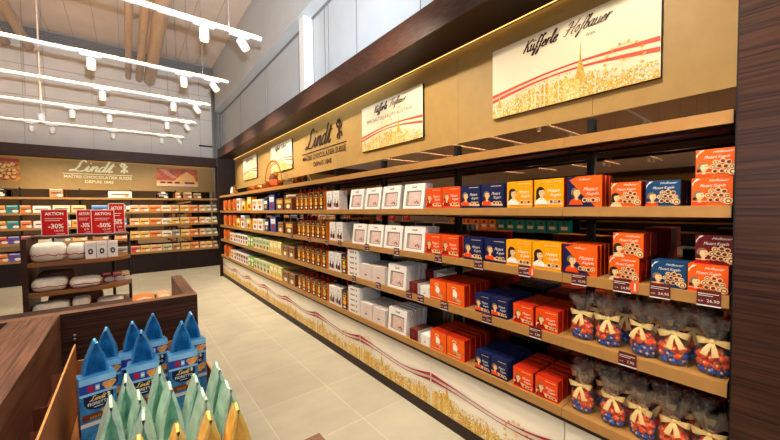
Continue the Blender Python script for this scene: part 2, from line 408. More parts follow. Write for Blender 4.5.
# ------------------------------------------------------------------ long wall shelving, one bay at a time
BAYS = ['first bay beside the right pillar holding bow-tied bags', 'bay with gold, navy and orange portrait boxes', 'bay with white window gift boxes and cartons',
        'bay with black bear boxes and white deer boxes', 'bay with brown boxes left of the bear boxes', 'bay with blue and white boxes under the gold hoop basket',
        'bay with yellow boxes on its upper shelf', 'bay with white and orange packs near the far end', 'last bay at the far end panel']
def skyline(a, w, h, seed, base=0, spire=.42, wheel=.72, dens=1.0, flat=False, swell=None):
    R = random.Random(seed)
    top = swell or (lambda t: .26+.05*math.sin(2.6*PI*t+seed))
    n = int(36*w)
    for i in range(n):                                  # a dense row of gabled and domed city houses
        x = -w/2+w*(i+.5)/n; t = (i+.5)/n; hh = h*(top(t)*.86+.09*(R.random()-.5)); ww = min(w/n*R.uniform(.35,.7), w/2-abs(x)-.001)
        k = R.random()
        if k < .5: a.poly([(x-ww,base),(x+ww,base),(x+ww,base+hh*.85),(x,base+hh),(x-ww,base+hh*.85)], R.choice((GOLDP, GOLDP2)), 1)
        elif k < .8: a.poly([(x-ww,base),(x+ww,base),(x+ww,base+hh*.92),(x-ww,base+hh*.92)], R.choice((GOLDP, GOLDP2)), 1)
        else: a.poly([(x-ww,base),(x+ww,base),(x+ww,base+hh*.8),(x+ww*.5,base+hh*.95),(x,base+hh*1.12),(x-ww*.5,base+hh*.95),(x-ww,base+hh*.8)], GOLDP, 1)
    for i in range(int(700*dens*w)):                    # sparkling speckle of the print, paler towards the bottom
        x = R.uniform(-w/2+.006, w/2-.006); u_ = R.random(); t = x/w+.5; z = base+h*(.012+(top(t)+.02)*u_); q = R.uniform(.0028, .0075)
        a.poly([(x,z-q),(x+q*.8,z),(x,z+q),(x-q*.8,z)], R.choice((SIGNM, WINK, WINK, GOLDP, GOLDP2)) if u_ < .6 else R.choice((SIGNM, GOLDP, GOLDP2, GOLDP)), 3)
    for sp, sc in ((spire, 1.0), (.06, .55)) if not flat else ((spire, .8),):
        sx = -w/2+w*sp; b0 = base+h*top(sp)*.8; g = h*.44*sc
        a.poly([(sx-.028*sc,b0),(sx+.028*sc,b0),(sx+.016*sc,b0+g*.28),(sx+.005*sc,b0+g*.55),(sx,b0+g),(sx-.005*sc,b0+g*.55),(sx-.016*sc,b0+g*.28)], GOLDP, 4)
    wx = -w/2+w*wheel; r = h*.19; cz = base+h*(top(wheel)+.12)
    for k in range(14):
        t = 2*PI*k/14; a.disc(wx+r*math.cos(t), cz+r*math.sin(t), .008, GOLDP, 2, n=6)
        a.stroke([(wx, cz), (wx+r*math.cos(t), cz+r*math.sin(t))], .0016, GOLDP2, 1, pen=False)
    a.stroke([(wx+r*.92*math.cos(2*PI*k/24), cz+r*.92*math.sin(2*PI*k/24)) for k in range(25)], .0028, GOLDP2, 1, pen=False)
def ribbons(a, fs, w, h, base, mt, lay=2):
    n = 40
    for f, th in fs:
        up = [(-w/2+w*i/n, base+h*(f(i/n)+th(i/n)/2)) for i in range(n+1)]; dn = [(-w/2+w*i/n, base+h*(f(i/n)-th(i/n)/2)) for i in range(n+1)]
        a.add(a.P(up+dn, lay), [(i, i+1, n+1+i+1, n+1+i) for i in range(n)], mt)

for b in range(9):
    ya, yb = SEAMS[b], SEAMS[b+1]; L = yb-ya; yc = (ya+yb)/2
    g = empty('wall_shelf_bay', (XF, yc, 0), RW); tag(g, 'dark wood wall shelf ' + BAYS[b], 'shelf unit', 'shelf bays of the long right wall')
    D = XB-XF
    m = MB(); m.box(-L/2, L/2, D-.004, D+.02, .1, 2.09, MIRROR); m.build('mirror_back', g)
    for sx in ((-1, 1) if b == 0 else (-1,)):
        pass
    m = MB(); m.box(-L/2-.014, -L/2+.014, D-.035, D-.005, .1, 2.07, BLACK); m.build('upright_post', g)
    for i, (z0, z1) in enumerate(SHELVES):
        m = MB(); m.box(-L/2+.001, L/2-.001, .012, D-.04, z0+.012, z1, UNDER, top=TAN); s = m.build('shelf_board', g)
        m = MB(); m.box(-L/2+.001, L/2-.001, 0, .012, z0, z1, TAN); m.build('front_edge', s)
        if i < 4:
            m = MB(); m.tube([(-L/2+.02, .10, z0-.006), (L/2-.02, .10, z0-.006)], .010, RAIL, 6); m.build('hanging_rail', s)
    m = MB(); m.box(-L/2+.003, L/2-.003, .035, .06, .085, .488, CREAM); k = m.build('printed_base_panel', g)
    a = Art(.0345); hh = .40
    skyline(a, L-.012, hh, 20+b, base=.088, spire=.16 if b % 2 else .36, wheel=.72 if b % 2 else .12, dens=1.1, flat=True, swell=lambda t: .30+.05*math.sin(2*PI*t+1.2)+.03*math.sin(5*PI*t))
    ribbons(a, ((lambda t: .60-.10*math.sin(PI*t)+.03*math.sin(2*PI*t), lambda t: .014+.055*abs(2*t-1)**3), (lambda t: .50-.06*math.sin(PI*t)+.03*math.sin(2*PI*t), lambda t: .012+.045*abs(2*t-1)**3)), L-.012, hh, .088, RED, 5)
    a.build('skyline_print', k)
    m = MB(); m.box(-L/2, L/2, .034, .09, 0, .084, RUBBER); m.build('plinth', g)
    m = MB(); m.box(-L/2, L/2, .012, .035, .47, .494, DARK); m.build('base_rail', g)

# header board, led, cornice, end panels
g = empty('header_board', (XB, 0, 2.07), RW); tag(g, 'champagne header board running above the right wall shelves behind the signs', 'header board')
for b in range(9):
    m = MB(); m.box(-SEAMS[b+1]+.0012, (-SEAMS[b]-.0012 if b else -.145), 0, .02, 0, .75, HEAD); m.build('header_panel', g)
m = MB(); m.box(-YE, -.16, .02, .03, 0, .75, DARK); m.build('header_backing', g)
g = empty('cornice', (XF, 0, 2.82), RW); tag(g, 'dark wood cornice box over the right wall shelving with a lit cove', 'cornice')
m = MB(); m.box(-YE-.06, .9, 0, .02, 0, .21, WOOD); m.box(-YE-.06, .9, .02, .52, .185, .21, WOOD); m.build('fascia', g)
m = MB(); m.box(-YE-.06, .9, .021, .33, 0, .02, DARK); m.build('soffit', g)
m = MB(); m.box(-YE, .9, .337, .352, .006, .016, LEDM); m.build('led_strip', g)
g = MB(); g.box(1.70, 1.725, -2.5, .157, 0, 2.815, WOOD); o = g.build('end_pillar'); tag(o, 'wide dark wood grain pillar panel closing the near right end of the shelving', 'pillar panel')
m = MB(); m.box(XF+.006, XB+.03, .146, .164, 0, 2.815, BLACK); tag(m.build('inner_end_panel'), 'black side panel behind the near right pillar, closing the shelf ends', 'end panel')
g = MB(); g.box(1.70, 2.26, YE, YE+.05, 0, 2.815, DARK); o = g.build('end_panel'); tag(o, 'narrow dark end panel closing the far left end of the long wall shelving', 'end panel')

# ------------------------------------------------------------------ billboards on the header
def sign(yc, w, z0, z1, label, kind):
    g = MB(); g.box(-w/2, w/2, 0, .024, 0, z1-z0, SIGNM, sides=DARK, under=DARK)
    o = g.build('picture_sign', None, (XB-.025, yc*.988, z0), RW); tag(o, label, 'sign', 'skyline signs on the right header')
    h = z1-z0; a = Art()
    skyline(a, w-.004, h, int(yc*10), spire=.615 if kind == 'big' else .66, wheel=.84 if kind == 'big' else .46, dens=1.5, swell=(lambda t: .15+.05*t+.12*math.sin(PI*min(1, t*1.0))**2+.05*math.sin(5*t)))
    a.build('skyline_print', o)
    a = Art(); th = lambda t: .022+.028*abs(2*t-1)**1.5
    ribbons(a, ((lambda t: .32+.09*math.sin(PI*t)+.08*t*t, th), (lambda t: .25+.11*math.sin(PI*t)+.04*t*t, th)), w-.004, h, 0, REDO, 2); a.build('ribbon_print', o)
    a = Art()
    z = .79*h
    a.script('K\u00fcfferle', -.135*w, z, .037, INK, 4, .45, .25, 1.12)
    a.script('Hofbauer', .155*w, z+.006, .034, INK, 4, .6, .14, 1.15)
    a.text('WIEN', .17*w, z-.040, .020, INK, 4)
    if kind != 'big':
        a.text('SPECIALTIES FROM AUSTRIA', -.02*w, .60*h, .05, GREYP, 4, width=.76*w)
    a.build('lettering', o)
sign(.938, .945, 2.205, 2.675, 'large skyline sign nearest the pillar with two dark script names', 'big')
sign(2.62, .96, 2.205, 2.675, 'skyline sign between the dark bronze logo and the largest sign', 'mid')
sign(5.61, .98, 2.235, 2.70, 'skyline sign just left of the dark bronze logo on the header', 'mid')
sign(7.45, .98, 2.235, 2.71, 'skyline sign farthest left, above the small gold rabbits', 'mid')

def emblem(a, x, z, s, mt, lay=2):                      # the little rampant dragon crest beside the word
    for st in ([(0,0),(.1,.35),(-.05,.6),(.12,.9),(.0,1.25),(.2,1.45)], [(.0,.55),(.35,.75),(.5,1.05)], [(0,.75),(-.35,.95),(-.45,1.3)],
               [(.1,.35),(.4,.2),(.5,-.1)], [(0,.3),(-.3,.1),(-.35,-.15)], [(.05,1.0),(.35,1.25)], [(-.1,1.15),(-.25,1.5)], [(.1,.1),(.0,-.3)]):
        a.stroke([(x+p[0]*s, z+p[1]*s) for p in spline(st)], .27*s, mt, lay, pen=False)
def logo(name, loc, rz, w, mt, label):
    a = Art(-.002); s = w/1.32
    # letters stand a few millimetres proud
    a.script('Lindt', -.10*s, .185*s, .128*s, mt, 1, .45, .28, 1.45)
    emblem(a, .47*s, .22*s, .14*s, mt)
    a.rect(-.64*s, .64*s, .118*s, .132*s, mt, 1)
    a.text('MA\u00ceTRE CHOCOLATIER SUISSE', 0, .025*s, .095*s, mt, 1, width=1.24*s, bold=.012)
    a.text('DEPUIS 1845', 0, -.085*s, .09*s, mt, 1, width=.52*s, bold=.012)
    o = a.build(name, None, loc, rz)
    tag(o, label, 'logo')
logo('logo_lettering', (XB-.004, 4.07, 2.265), RW, 1.32, INKB, 'dark bronze script logo lettering with crest on the long right header board')

# ------------------------------------------------------------------ products of the long wall
def product(name, w, h, d, body, sidem=None, topm=None, art=None, extra=None, partname='front_print'):
    m = MB(); m.box(-w/2, w/2, 0, d, 0, h, body, sides=sidem or body, top=topm or body)
    parts = []
    if art:
        a = Art(); art(a, w, h); parts.append((partname, a))
    if extra: parts += extra
    return Proto(name, m, parts)
def person_print(a, cx, cz, s, man, coat):
    if man:
        a.disc(cx-.10*s, cz+.05*s, .40*s, WIG, 2, .46*s); a.disc(cx-.38*s, cz-.3*s, .15*s, HAIR, 2)
    else:
        a.disc(cx-.12*s, cz+.08*s, .46*s, HAIR, 2, .52*s); a.poly([(cx-.55*s,cz+.1*s),(cx-.1*s,cz),(cx-.2*s,cz-.95*s),(cx-.6*s,cz-1.0*s)], HAIR, 2)
    a.poly([(cx-.7*s,cz-1.15*s),(cx+.6*s,cz-1.15*s),(cx+.45*s,cz-.75*s),(cx+.15*s,cz-.5*s),(cx-.2*s,cz-.5*s),(cx-.55*s,cz-.75*s)], coat, 3)
    a.poly([(cx-.12*s,cz-.3*s),(cx+.12*s,cz-.3*s),(cx+.14*s,cz-.7*s),(cx-.12*s,cz-.7*s)], SKIN, 4)
    a.disc(cx+.05*s, cz, .30*s, SKIN, 5, .42*s)
    a.poly([(cx+.30*s,cz+.05*s),(cx+.42*s,cz-.1*s),(cx+.30*s,cz-.14*s)], SKIN, 5)
    a.disc(cx+.16*s, cz+.08*s, .05*s, HAIR, 6, n=6); a.rect(cx+.12*s, cx+.28*s, cz-.25*s, cz-.21*s, REDC, 6)
    if man: a.poly([(cx-.28*s,cz+.25*s),(cx+.28*s,cz+.30*s),(cx+.1*s,cz+.46*s),(cx-.2*s,cz+.46*s)], WIG, 6)
    else: a.poly([(cx-.25*s,cz+.22*s),(cx+.32*s,cz+.30*s),(cx+.12*s,cz+.55*s),(cx-.2*s,cz+.5*s)], HAIR, 6)
def praline_print(a, cx, cz, r, cut=False, lay=3):
    a.disc(cx, cz, r, CHOCL, lay, n=10); a.disc(cx+.1*r, cz-.05*r, r*.68, CHOC, lay+1, n=10)
    if cut: a.disc(cx+.1*r, cz-.05*r, r*.42, CHOCL, lay+2, n=8)
def art_small(man, coat, sticker=False):
    def f(a, w, h):
        a.poly([(-w/2+.004,.016),(w/2-.004,.012),(w/2-.004,.022),(0,.032),(-w/2+.004,.036)], PALEB, 1)
        person_print(a, -.23*w, .52*h, .36*h, man, coat)
        a.text('Mozart', .17*w, .53*h, .17*h, WINK, 4, .4, width=.40*w); a.text('Kugeln', .24*w, .38*h, .15*h, WINK, 4, .4, width=.34*w)
        a.rect(-.05*w, .42*w, .88*h, .90*h, PALEB, 3)
        for k in range(3): praline_print(a, (.10+.13*k)*w, .20*h, .075*h, k == 1)
    return f
def art_many(man, coat):
    def f(a, w, h):
        a.poly([(-w/2+.002,h*.70),(-w/2+.002,h*.80),(-w/2+.22*w,h-.003),(-w/2+.12*w,h-.003)], WINK, 2)
        a.text('Hofbauer', .16*w, .85*h, .12*h, WINK, 3, .5, width=.5*w)
        a.text('Mozart Kugeln', .02*w, .66*h, .15*h, WINK, 3, .4, width=.62*w)
        person_print(a, -.29*w, .36*h, .36*h, man, coat)
        k = 0
        for (px, pz) in ((.0,.52),(.16,.55),(.30,.50),(-.08,.36),(.08,.38),(.23,.36),(.37,.34),(-.02,.20),(.14,.20),(.29,.18)):
            praline_print(a, px*w, pz*h, .085*h, k % 3 == 0); k += 1
        praline_print(a, .40*w, .16*h, .12*h, True, 6)
        a.rect(-w/2+.003, -.1*w, .015, .05*h+.012, PALEB, 7)
    return f
def art_diag(a, w, h):
    a.poly([(-w/2,0),(w*.32,0),(-w*.08,h*.42),(-w*.30,h*.72),(-w/2,h*.95)], NAVY, 1)
    a.poly([(-w/2,h*.88),(-w/2,h-.001),(-w*.18,h-.001)], NAVY, 1)
    person_print(a, -.22*w, .46*h, .34*h, True, DORANGE)
    a.text('Mozart', .18*w, .52*h, .16*h, WINK, 4, .4, width=.42*w); a.text('Kugeln', .24*w, .38*h, .13*h, WINK, 4, .4, width=.34*w)
    for k in range(4): praline_print(a, (.02+.12*k)*w, .22*h, .075*h, k % 2 == 1)
    a.text('Hofbauer', .0, .86*h, .09*h, WINK, 3, .5, width=.36*w)
def art_flower(a, w, h):
    a.stroke(spline([(-.18*w,.78*h),(-.10*w,.86*h),(0,.84*h),(.06*w,.78*h)]), .05*h, PALEB, 2)
    a.disc(0, .52*h, .13*w, WINK, 3, .19*h); a.disc(-.05*w, .66*h, .10*w, PALEB, 2)
    for px, pz in ((-.04,.34),(.14,.28),(.26,.24)): praline_print(a, px*w, pz*h, .085*h, True)
    a.rect(-.42*w, .3*w, .10*h, .13*h, PALEB, 2)
def art_gift(a, w, h):
    a.text('Lindt', 0, .83*h, .11*h, INK, 3, .4, width=.26*w, bold=.03)
    a.rect(-.35*w, .37*w, .11*h, .715*h, FRAME, 1); a.poly([(-.34*w,.12*h),(-.22*w,.12*h),(-.22*w,.58*h),(-.34*w,.70*h)], GREYP, 2)  # slanted grey patch paints the shadow inside the box window
    a.rect(-.22*w, .35*w, .13*h, .665*h, PINKD, 2)
    for px, pz in ((.12,.24),(.20,.28),(.26,.22)): a.disc(px*w, pz*h, .035*w, CHOC, 4, n=8)
    for k in range(4): a.rect(-.16*w, .2*w, (.40+.06*k)*h, (.415+.06*k)*h, PAPERE, 3)
def art_plaincard(a, w, h):
    a.text('Lindt', 0, .72*h, .10*h, GREYP, 2, .4)
    for px in (-.06, .05): a.disc(px*w, .33*h, .06*w, CHOC, 2, .05*h, n=8)
    a.rect(-.2*w, .2*w, .5*h, .515*h, GREYP, 2)
def art_bear(a, w, h):
    a.rect(-.44*w, .44*w, .70*h, .73*h, GOLDP2, 2)
    a.disc(0, .38*h, .30*w, BEARG, 2, .15*h); a.disc(0, .55*h, .22*w, BEARG, 3, .085*h)
    for sx in (-1, 1): a.poly([(sx*.06*w,.59*h),(sx*.22*w,.59*h),(sx*.17*w,.72*h)], BEARG, 3)
    a.rect(-.24*w, .24*w, .46*h, .49*h, RED, 5); a.disc(0, .13*h, .24*w, WINK, 3, .06*h); a.text('Lindt', 0, .80*h, .12*h, GOLDL, 2, .4, width=.5*w)
def art_deer(a, w, h):
    for cx, cz, s in ((-.2,.28,.8),(.2,.25,1)):
        x, z = cx*w, cz*h; q = s*.20*w
        a.disc(x, z, q, HAIR, 2, .11*h); a.disc(x+q*.6, z+.14*h, q*.5, CHOC, 3, .05*h); a.disc(x, z-.10*h, q*1.1, REDC, 2, .04*h)
        a.stroke([(x+q*.6,z+.16*h),(x+q*1.0,z+.28*h)], .006, HAIR, 2, False); a.stroke([(x+q*.5,z+.16*h),(x+q*.1,z+.28*h)], .006, HAIR, 2, False)
    a.text('Lindt', 0, .80*h, .10*h, INK, 2, .4); a.rect(-.3*w, .3*w, .62*h, .64*h, GREYP, 2)
def art_label(c1, c2):
    def f(a, w, h):
        a.rect(-.40*w, .40*w, .55*h, .85*h, c1, 1); a.disc(0, .30*h, .25*w, c2, 1, .16*h); a.text('Lindt', 0, .64*h, .13*h, c2, 2, .4, width=.5*w)
    return f
def carton_art(a, w, h):
    a.rect(-.3*w, .1*w, .35*h, .65*h, GREYP, 1); a.rect(.2*w, .32*w, .3*h, .7*h, GREYP, 1)

P = {}
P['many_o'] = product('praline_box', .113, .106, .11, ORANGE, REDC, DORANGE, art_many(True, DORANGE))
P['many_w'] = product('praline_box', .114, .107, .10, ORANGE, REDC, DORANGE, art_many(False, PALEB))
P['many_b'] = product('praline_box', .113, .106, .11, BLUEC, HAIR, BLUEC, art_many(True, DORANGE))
P['many_shaded'] = product('praline_box', .113, .112, .11, MAROON, MAROON, MAROON, art_many(True, REDC))  # same kind of box, its shade painted in as maroon
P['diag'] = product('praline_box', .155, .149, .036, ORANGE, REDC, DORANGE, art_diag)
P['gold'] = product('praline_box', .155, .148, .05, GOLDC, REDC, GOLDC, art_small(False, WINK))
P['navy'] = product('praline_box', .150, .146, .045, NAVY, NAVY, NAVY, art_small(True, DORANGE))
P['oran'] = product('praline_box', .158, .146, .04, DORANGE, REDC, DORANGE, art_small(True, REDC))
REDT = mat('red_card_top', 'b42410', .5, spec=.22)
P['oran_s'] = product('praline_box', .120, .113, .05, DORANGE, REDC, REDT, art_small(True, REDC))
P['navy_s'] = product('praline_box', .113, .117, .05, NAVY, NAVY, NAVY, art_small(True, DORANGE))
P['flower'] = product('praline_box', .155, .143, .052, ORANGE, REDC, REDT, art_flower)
P['gift'] = product('window_gift_box', .235, .196, .03, PAPER, PAPERE, PAPER, art_gift)
P['pink'] = product('blush_gift_box', .185, .145, .05, PINK, PAPERE, PAPERE, art_plaincard)
P['carton'] = product('white_carton', .20, .052, .26, PAPER, PAPER, PAPER, carton_art)
P['whites'] = product('small_white_box', .095, .075, .16, PAPER, PAPER, PAPER, art_plaincard)
P['browns'] = product('small_brown_box', .095, .085, .16, MAROON, PAPERE, CHOC, art_plaincard)
hm = MB(); hm.tube([(-.03, .045, .2), (-.028, .045, .235), (-.012, .045, .256), (.012, .045, .256), (.028, .045, .235), (.03, .045, .2)], .006, HANDLE, 6)
P['bear'] = product('chocolate_gift_carton', .105, .200, .09, BEARB, SPINE, BEARB, art_bear, [('cord_handle', hm)])
P['deer'] = product('deer_gift_box', .128, .197, .10, PAPER, PAPERE, PAPER, art_deer)
def lefty(key, name, w, h, d, c, s, a): P[key] = product(name, w, h, d, c, s, c, a)
lefty('brown', 'brown_gift_box', .27, .17, .12, mat('bronze_card', '6e4a2c', .4), CHOC, art_label(GOLDP, GOLDL))
lefty('bluet', 'tall_blue_box', .24, .235, .10, mat('violet_blue_card', '3a4a94', .4), NAVY, art_label(WINK, REDC))
lefty('blues', 'short_blue_box', .18, .175, .10, NAVY, NAVY, art_label(WINK, GOLDP))
lefty('white', 'white_chocolate_box', .24, .185, .10, PAPER, PAPERE, art_label(GOLDP, REDC))
lefty('yell', 'tall_yellow_box', .25, .24, .10, mat('lemon_card', 'e0bc30', .4), GOLDC, art_label(GOLDL, REDC))
lefty('yels', 'short_yellow_box', .24, .18, .10, mat('lemon_card', 'e0bc30', .4), GOLDC, art_label(GOLDL, CHOC))
lefty('whit', 'tall_white_box', .24, .24, .10, PAPER, PAPERE, art_label(GREYP, REDC))
lefty('green', 'green_tea_box', .155, .19, .11, mat('leaf_green_card', '7fae3a', .4), mat('leaf_green_side', '5c8a2c', .4), art_label(WINK, GOLDL))
lefty('cream', 'cream_tea_box', .155, .185, .11, mat('cream_green_card', 'd8d8a4', .4), mat('cream_side', 'c4c08c', .4), art_label(mat('sage_print', '8fb08a', .5), CHOC))
lefty('yelg', 'pale_yellow_box', .155, .185, .11, mat('pale_yellow_card', 'e4d486', .4), mat('pale_yellow_side', 'cdb962', .4), art_label(GOLDL, GOLDP))
lefty('wdark', 'white_tasting_box', .155, .19, .11, PAPER, PAPERE, art_label(CHOC, CHOC))
lefty('tanb', 'tan_tasting_box', .20, .16, .11, mat('tan_card', '9a7650', .4), CHOC, art_label(CHOC, GOLDL))

def cushion(w, d, h, mt, band=None, n=20, mm=8, e=.40):
    m = MB(); vs = []; fs = []
    def sp(v, p): return math.copysign(abs(v)**p, v)
    for i in range(mm+1):
        t = -PI/2+PI*i/mm
        for k in range(n):
            a = 2*PI*k/n
            vs.append((w/2*sp(math.cos(t), .36)*sp(math.cos(a), e), d/2+d/2*sp(math.cos(t), .36)*sp(math.sin(a), e), h/2+h/2*sp(math.sin(t), .8)+.004*math.sin(5*a+i)))
    for i in range(mm):
        f = [(i*n+k, i*n+(k+1) % n, (i+1)*n+(k+1) % n, (i+1)*n+k) for k in range(n)]
        m.add(vs if i == 0 else [], [], mt)
        o = 0
        for q in f: m.f.append(q); m.m.append(m.mi(band if band and i == 2 else mt)); m.sm.append(True)
    return m
bm = cushion(.22, .12, .25, mat('orange_foil_pouch', 'e06a24', .35, .2, bump=.3)); bp = cushion(.18, .13, .09, mat('yellow_pouch_label', 'f0c050', .4)); 
P['pouch'] = Proto('orange_sweet_pouch', bm, [('pouch_label', bp)])

BX = XF+.014
def row(lv, key, yc, label, cat='chocolate box', n=1, pitch=None, x0=0, dz=0, group=None, lean=0):
    p = P[key]; d = max(v.co.y for v in p.me.vertices)
    for i in range(n):
        if n == 1: lab = label
        elif i == 0: lab = 'front ' + label
        else: lab = '%s from the front, %s' % (ORD[i], label)
        p.put((BX+x0+i*(pitch or d+.0075), yc, ZS[lv]+.0005+dz), RW, lab, cat, group or (key_group[key]+' on the '+NAMES[lv]), rx=lean)
key_group = dict(many_o='orange praline boxes', many_w='orange praline boxes', many_b='blue praline boxes', many_shaded='shade-toned praline boxes', diag='two-coloured portrait boxes', gold='gold portrait boxes',
    navy='navy portrait boxes', oran='orange portrait boxes', oran_s='orange portrait boxes', navy_s='navy portrait boxes', flower='orange flower boxes', gift='white window gift boxes', pink='blush gift boxes',
    carton='white cartons', whites='small boxes', browns='small boxes', bear='dark bear cartons', deer='white deer boxes', brown='brown boxes', bluet='blue boxes', blues='blue boxes', white='white boxes',
    yell='yellow boxes', yels='yellow boxes', whit='white boxes', green='tea boxes', cream='tea boxes', yelg='tea boxes', wdark='tasting boxes', tanb='tan boxes', pouch='orange pouches')
# upper shelf, at eye height
row(1,'many_o',.224,'orange praline box with man portrait, lower one next to the pillar, upper shelf')
row(1,'many_o',.214,'topmost orange praline box, stacked next to the pillar above the upper shelf', dz=.1075, x0=.004)
row(1,'many_b',.370,'blue praline box with many pralines, upper shelf', n=2)
row(1,'many_w',.500,'orange praline box with woman portrait, upper shelf', n=2)
row(1,'diag',.670,'orange box with navy diagonal corner, upper shelf', n=3, pitch=.05)
row(1,'gold',.843,'gold box with woman portrait, right one of the pair, upper shelf')
row(1,'gold',1.007,'gold box with woman portrait, left one of the pair, upper shelf')
row(1,'navy',1.185,'navy box with man portrait, right one of the pair, upper shelf')
row(1,'navy',1.348,'navy box with man portrait, left one of the pair, upper shelf')
row(1,'oran',1.510,'orange box with man portrait, right one of the pair, upper shelf')
row(1,'oran',1.675,'orange box with man portrait, left one of the pair, upper shelf')
for k, yc in enumerate((1.905, 2.185, 2.45, 2.725)):
    row(1,'gift',yc,'white window gift box, %s from the right, upper shelf' % ['first','second','third','fourth'][k], lean=-.16, n=2 if k == 0 else 1, pitch=.05)
row(1,'deer',3.10,'white deer box, right of the pair, upper shelf'); row(1,'deer',3.25,'white deer box, left of the pair, upper shelf')
for k in range(6): row(1,'bear',3.44+k*.135,'dark bear carton with red cord, %s from the right, upper shelf' % ['first','second','third','fourth','fifth','sixth'][k])
for k, (key, yc, t) in enumerate((('brown',4.44,'brown box nearest the bear cartons, upper shelf'),('brown',4.77,'brown box beside the tall blue box, upper shelf'),('bluet',5.10,'tall violet-blue box left of the brown pair, upper shelf'),
    ('blues',5.38,'short navy box between tall blue and white boxes, upper shelf'),('white',5.68,'short white box right of its white twin, upper shelf'),('white',5.98,'short white box beside the tall yellow box, upper shelf'),
    ('yell',6.30,'tall yellow box on the upper shelf'),('yels',6.68,'short yellow box left of the tall yellow one, upper shelf'),('whit',7.06,'tall white box between yellow box and orange pouch, upper shelf'))):
    row(1,key,yc,t)
for k, yc in enumerate((7.45,7.85,8.3)): row(1,'pouch',yc,'orange foil sweet pouch, %s from the end panel, upper shelf' % ['third','second','first'][k], cat='sweet pouch')
# second shelf
row(2,'many_o',.23,'orange praline box with man portrait, lower one next to the pillar, second shelf')
row(2,'many_shaded',.215,'praline box painted maroon for shade, resting on an orange one beside the pillar', dz=.108, x0=.035)
row(2,'many_b',.347,'blue praline box with many pralines standing alone, second shelf')
row(2,'many_w',.503,'orange praline box with woman portrait, lower in the stacked column', n=2)
row(2,'many_w',.490,'orange praline box with woman portrait, upper in the stacked column', n=2, dz=.108, x0=.006)
row(2,'diag',.687,'orange box with navy diagonal corner, second shelf', n=4, pitch=.05)
row(2,'gold',.853,'gold box with woman portrait, right one of the pair, second shelf', n=2)
row(2,'gold',1.012,'gold box with woman portrait, left one of the pair, second shelf', n=2)
row(2,'navy',1.172,'navy box with man portrait, right one of the pair, second shelf', x0=.012)
row(2,'navy',1.330,'navy box with man portrait, left one of the pair, second shelf', n=2)
row(2,'oran',1.525,'orange box with man portrait, right column, second shelf', n=3, pitch=.055)
row(2,'oran',1.686,'orange box with man portrait, left column, second shelf', n=3, pitch=.055)
for k, yc in enumerate((1.90, 2.16, 2.42, 2.68)):
    row(2,'gift',yc,'white window gift box, %s column from right, second shelf' % ['first','second','third','fourth'][k], lean=-.13, n=3 if k == 0 else 1, pitch=.06)
row(2,'deer',3.04,'white deer box, right of the pair, second shelf', n=2, pitch=.105); row(2,'deer',3.19,'white deer box, left of the pair, second shelf')
for k in range(6): row(2,'bear',3.40+k*.135,'dark bear carton with red cord, %s from the right, second shelf' % ['first','second','third','fourth','fifth','sixth'][k])
for key, yc, t in (('brown',4.42,'brown box nearest the bear cartons, second shelf'),('tanb',4.75,'tan box left of the brown box, second shelf'),('bluet',5.06,'tall violet-blue box on the second shelf'),('blues',5.36,'short navy box left of the tall blue one, second shelf'),
    ('white',5.68,'short white box beside the navy box, second shelf'),('white',5.98,'short white box beside the yellow box, second shelf'),('yels',6.36,'short yellow box on the second shelf'),('whit',6.76,'tall white box on the second shelf'),('yels',7.1,'short yellow box farthest left on the second shelf')):
    row(2,key,yc,t)
for k, yc in enumerate((7.45,7.85,8.3)): row(2,'pouch',yc,'orange foil sweet pouch, %s from the end panel, second shelf' % ['third','second','first'][k], cat='sweet pouch')
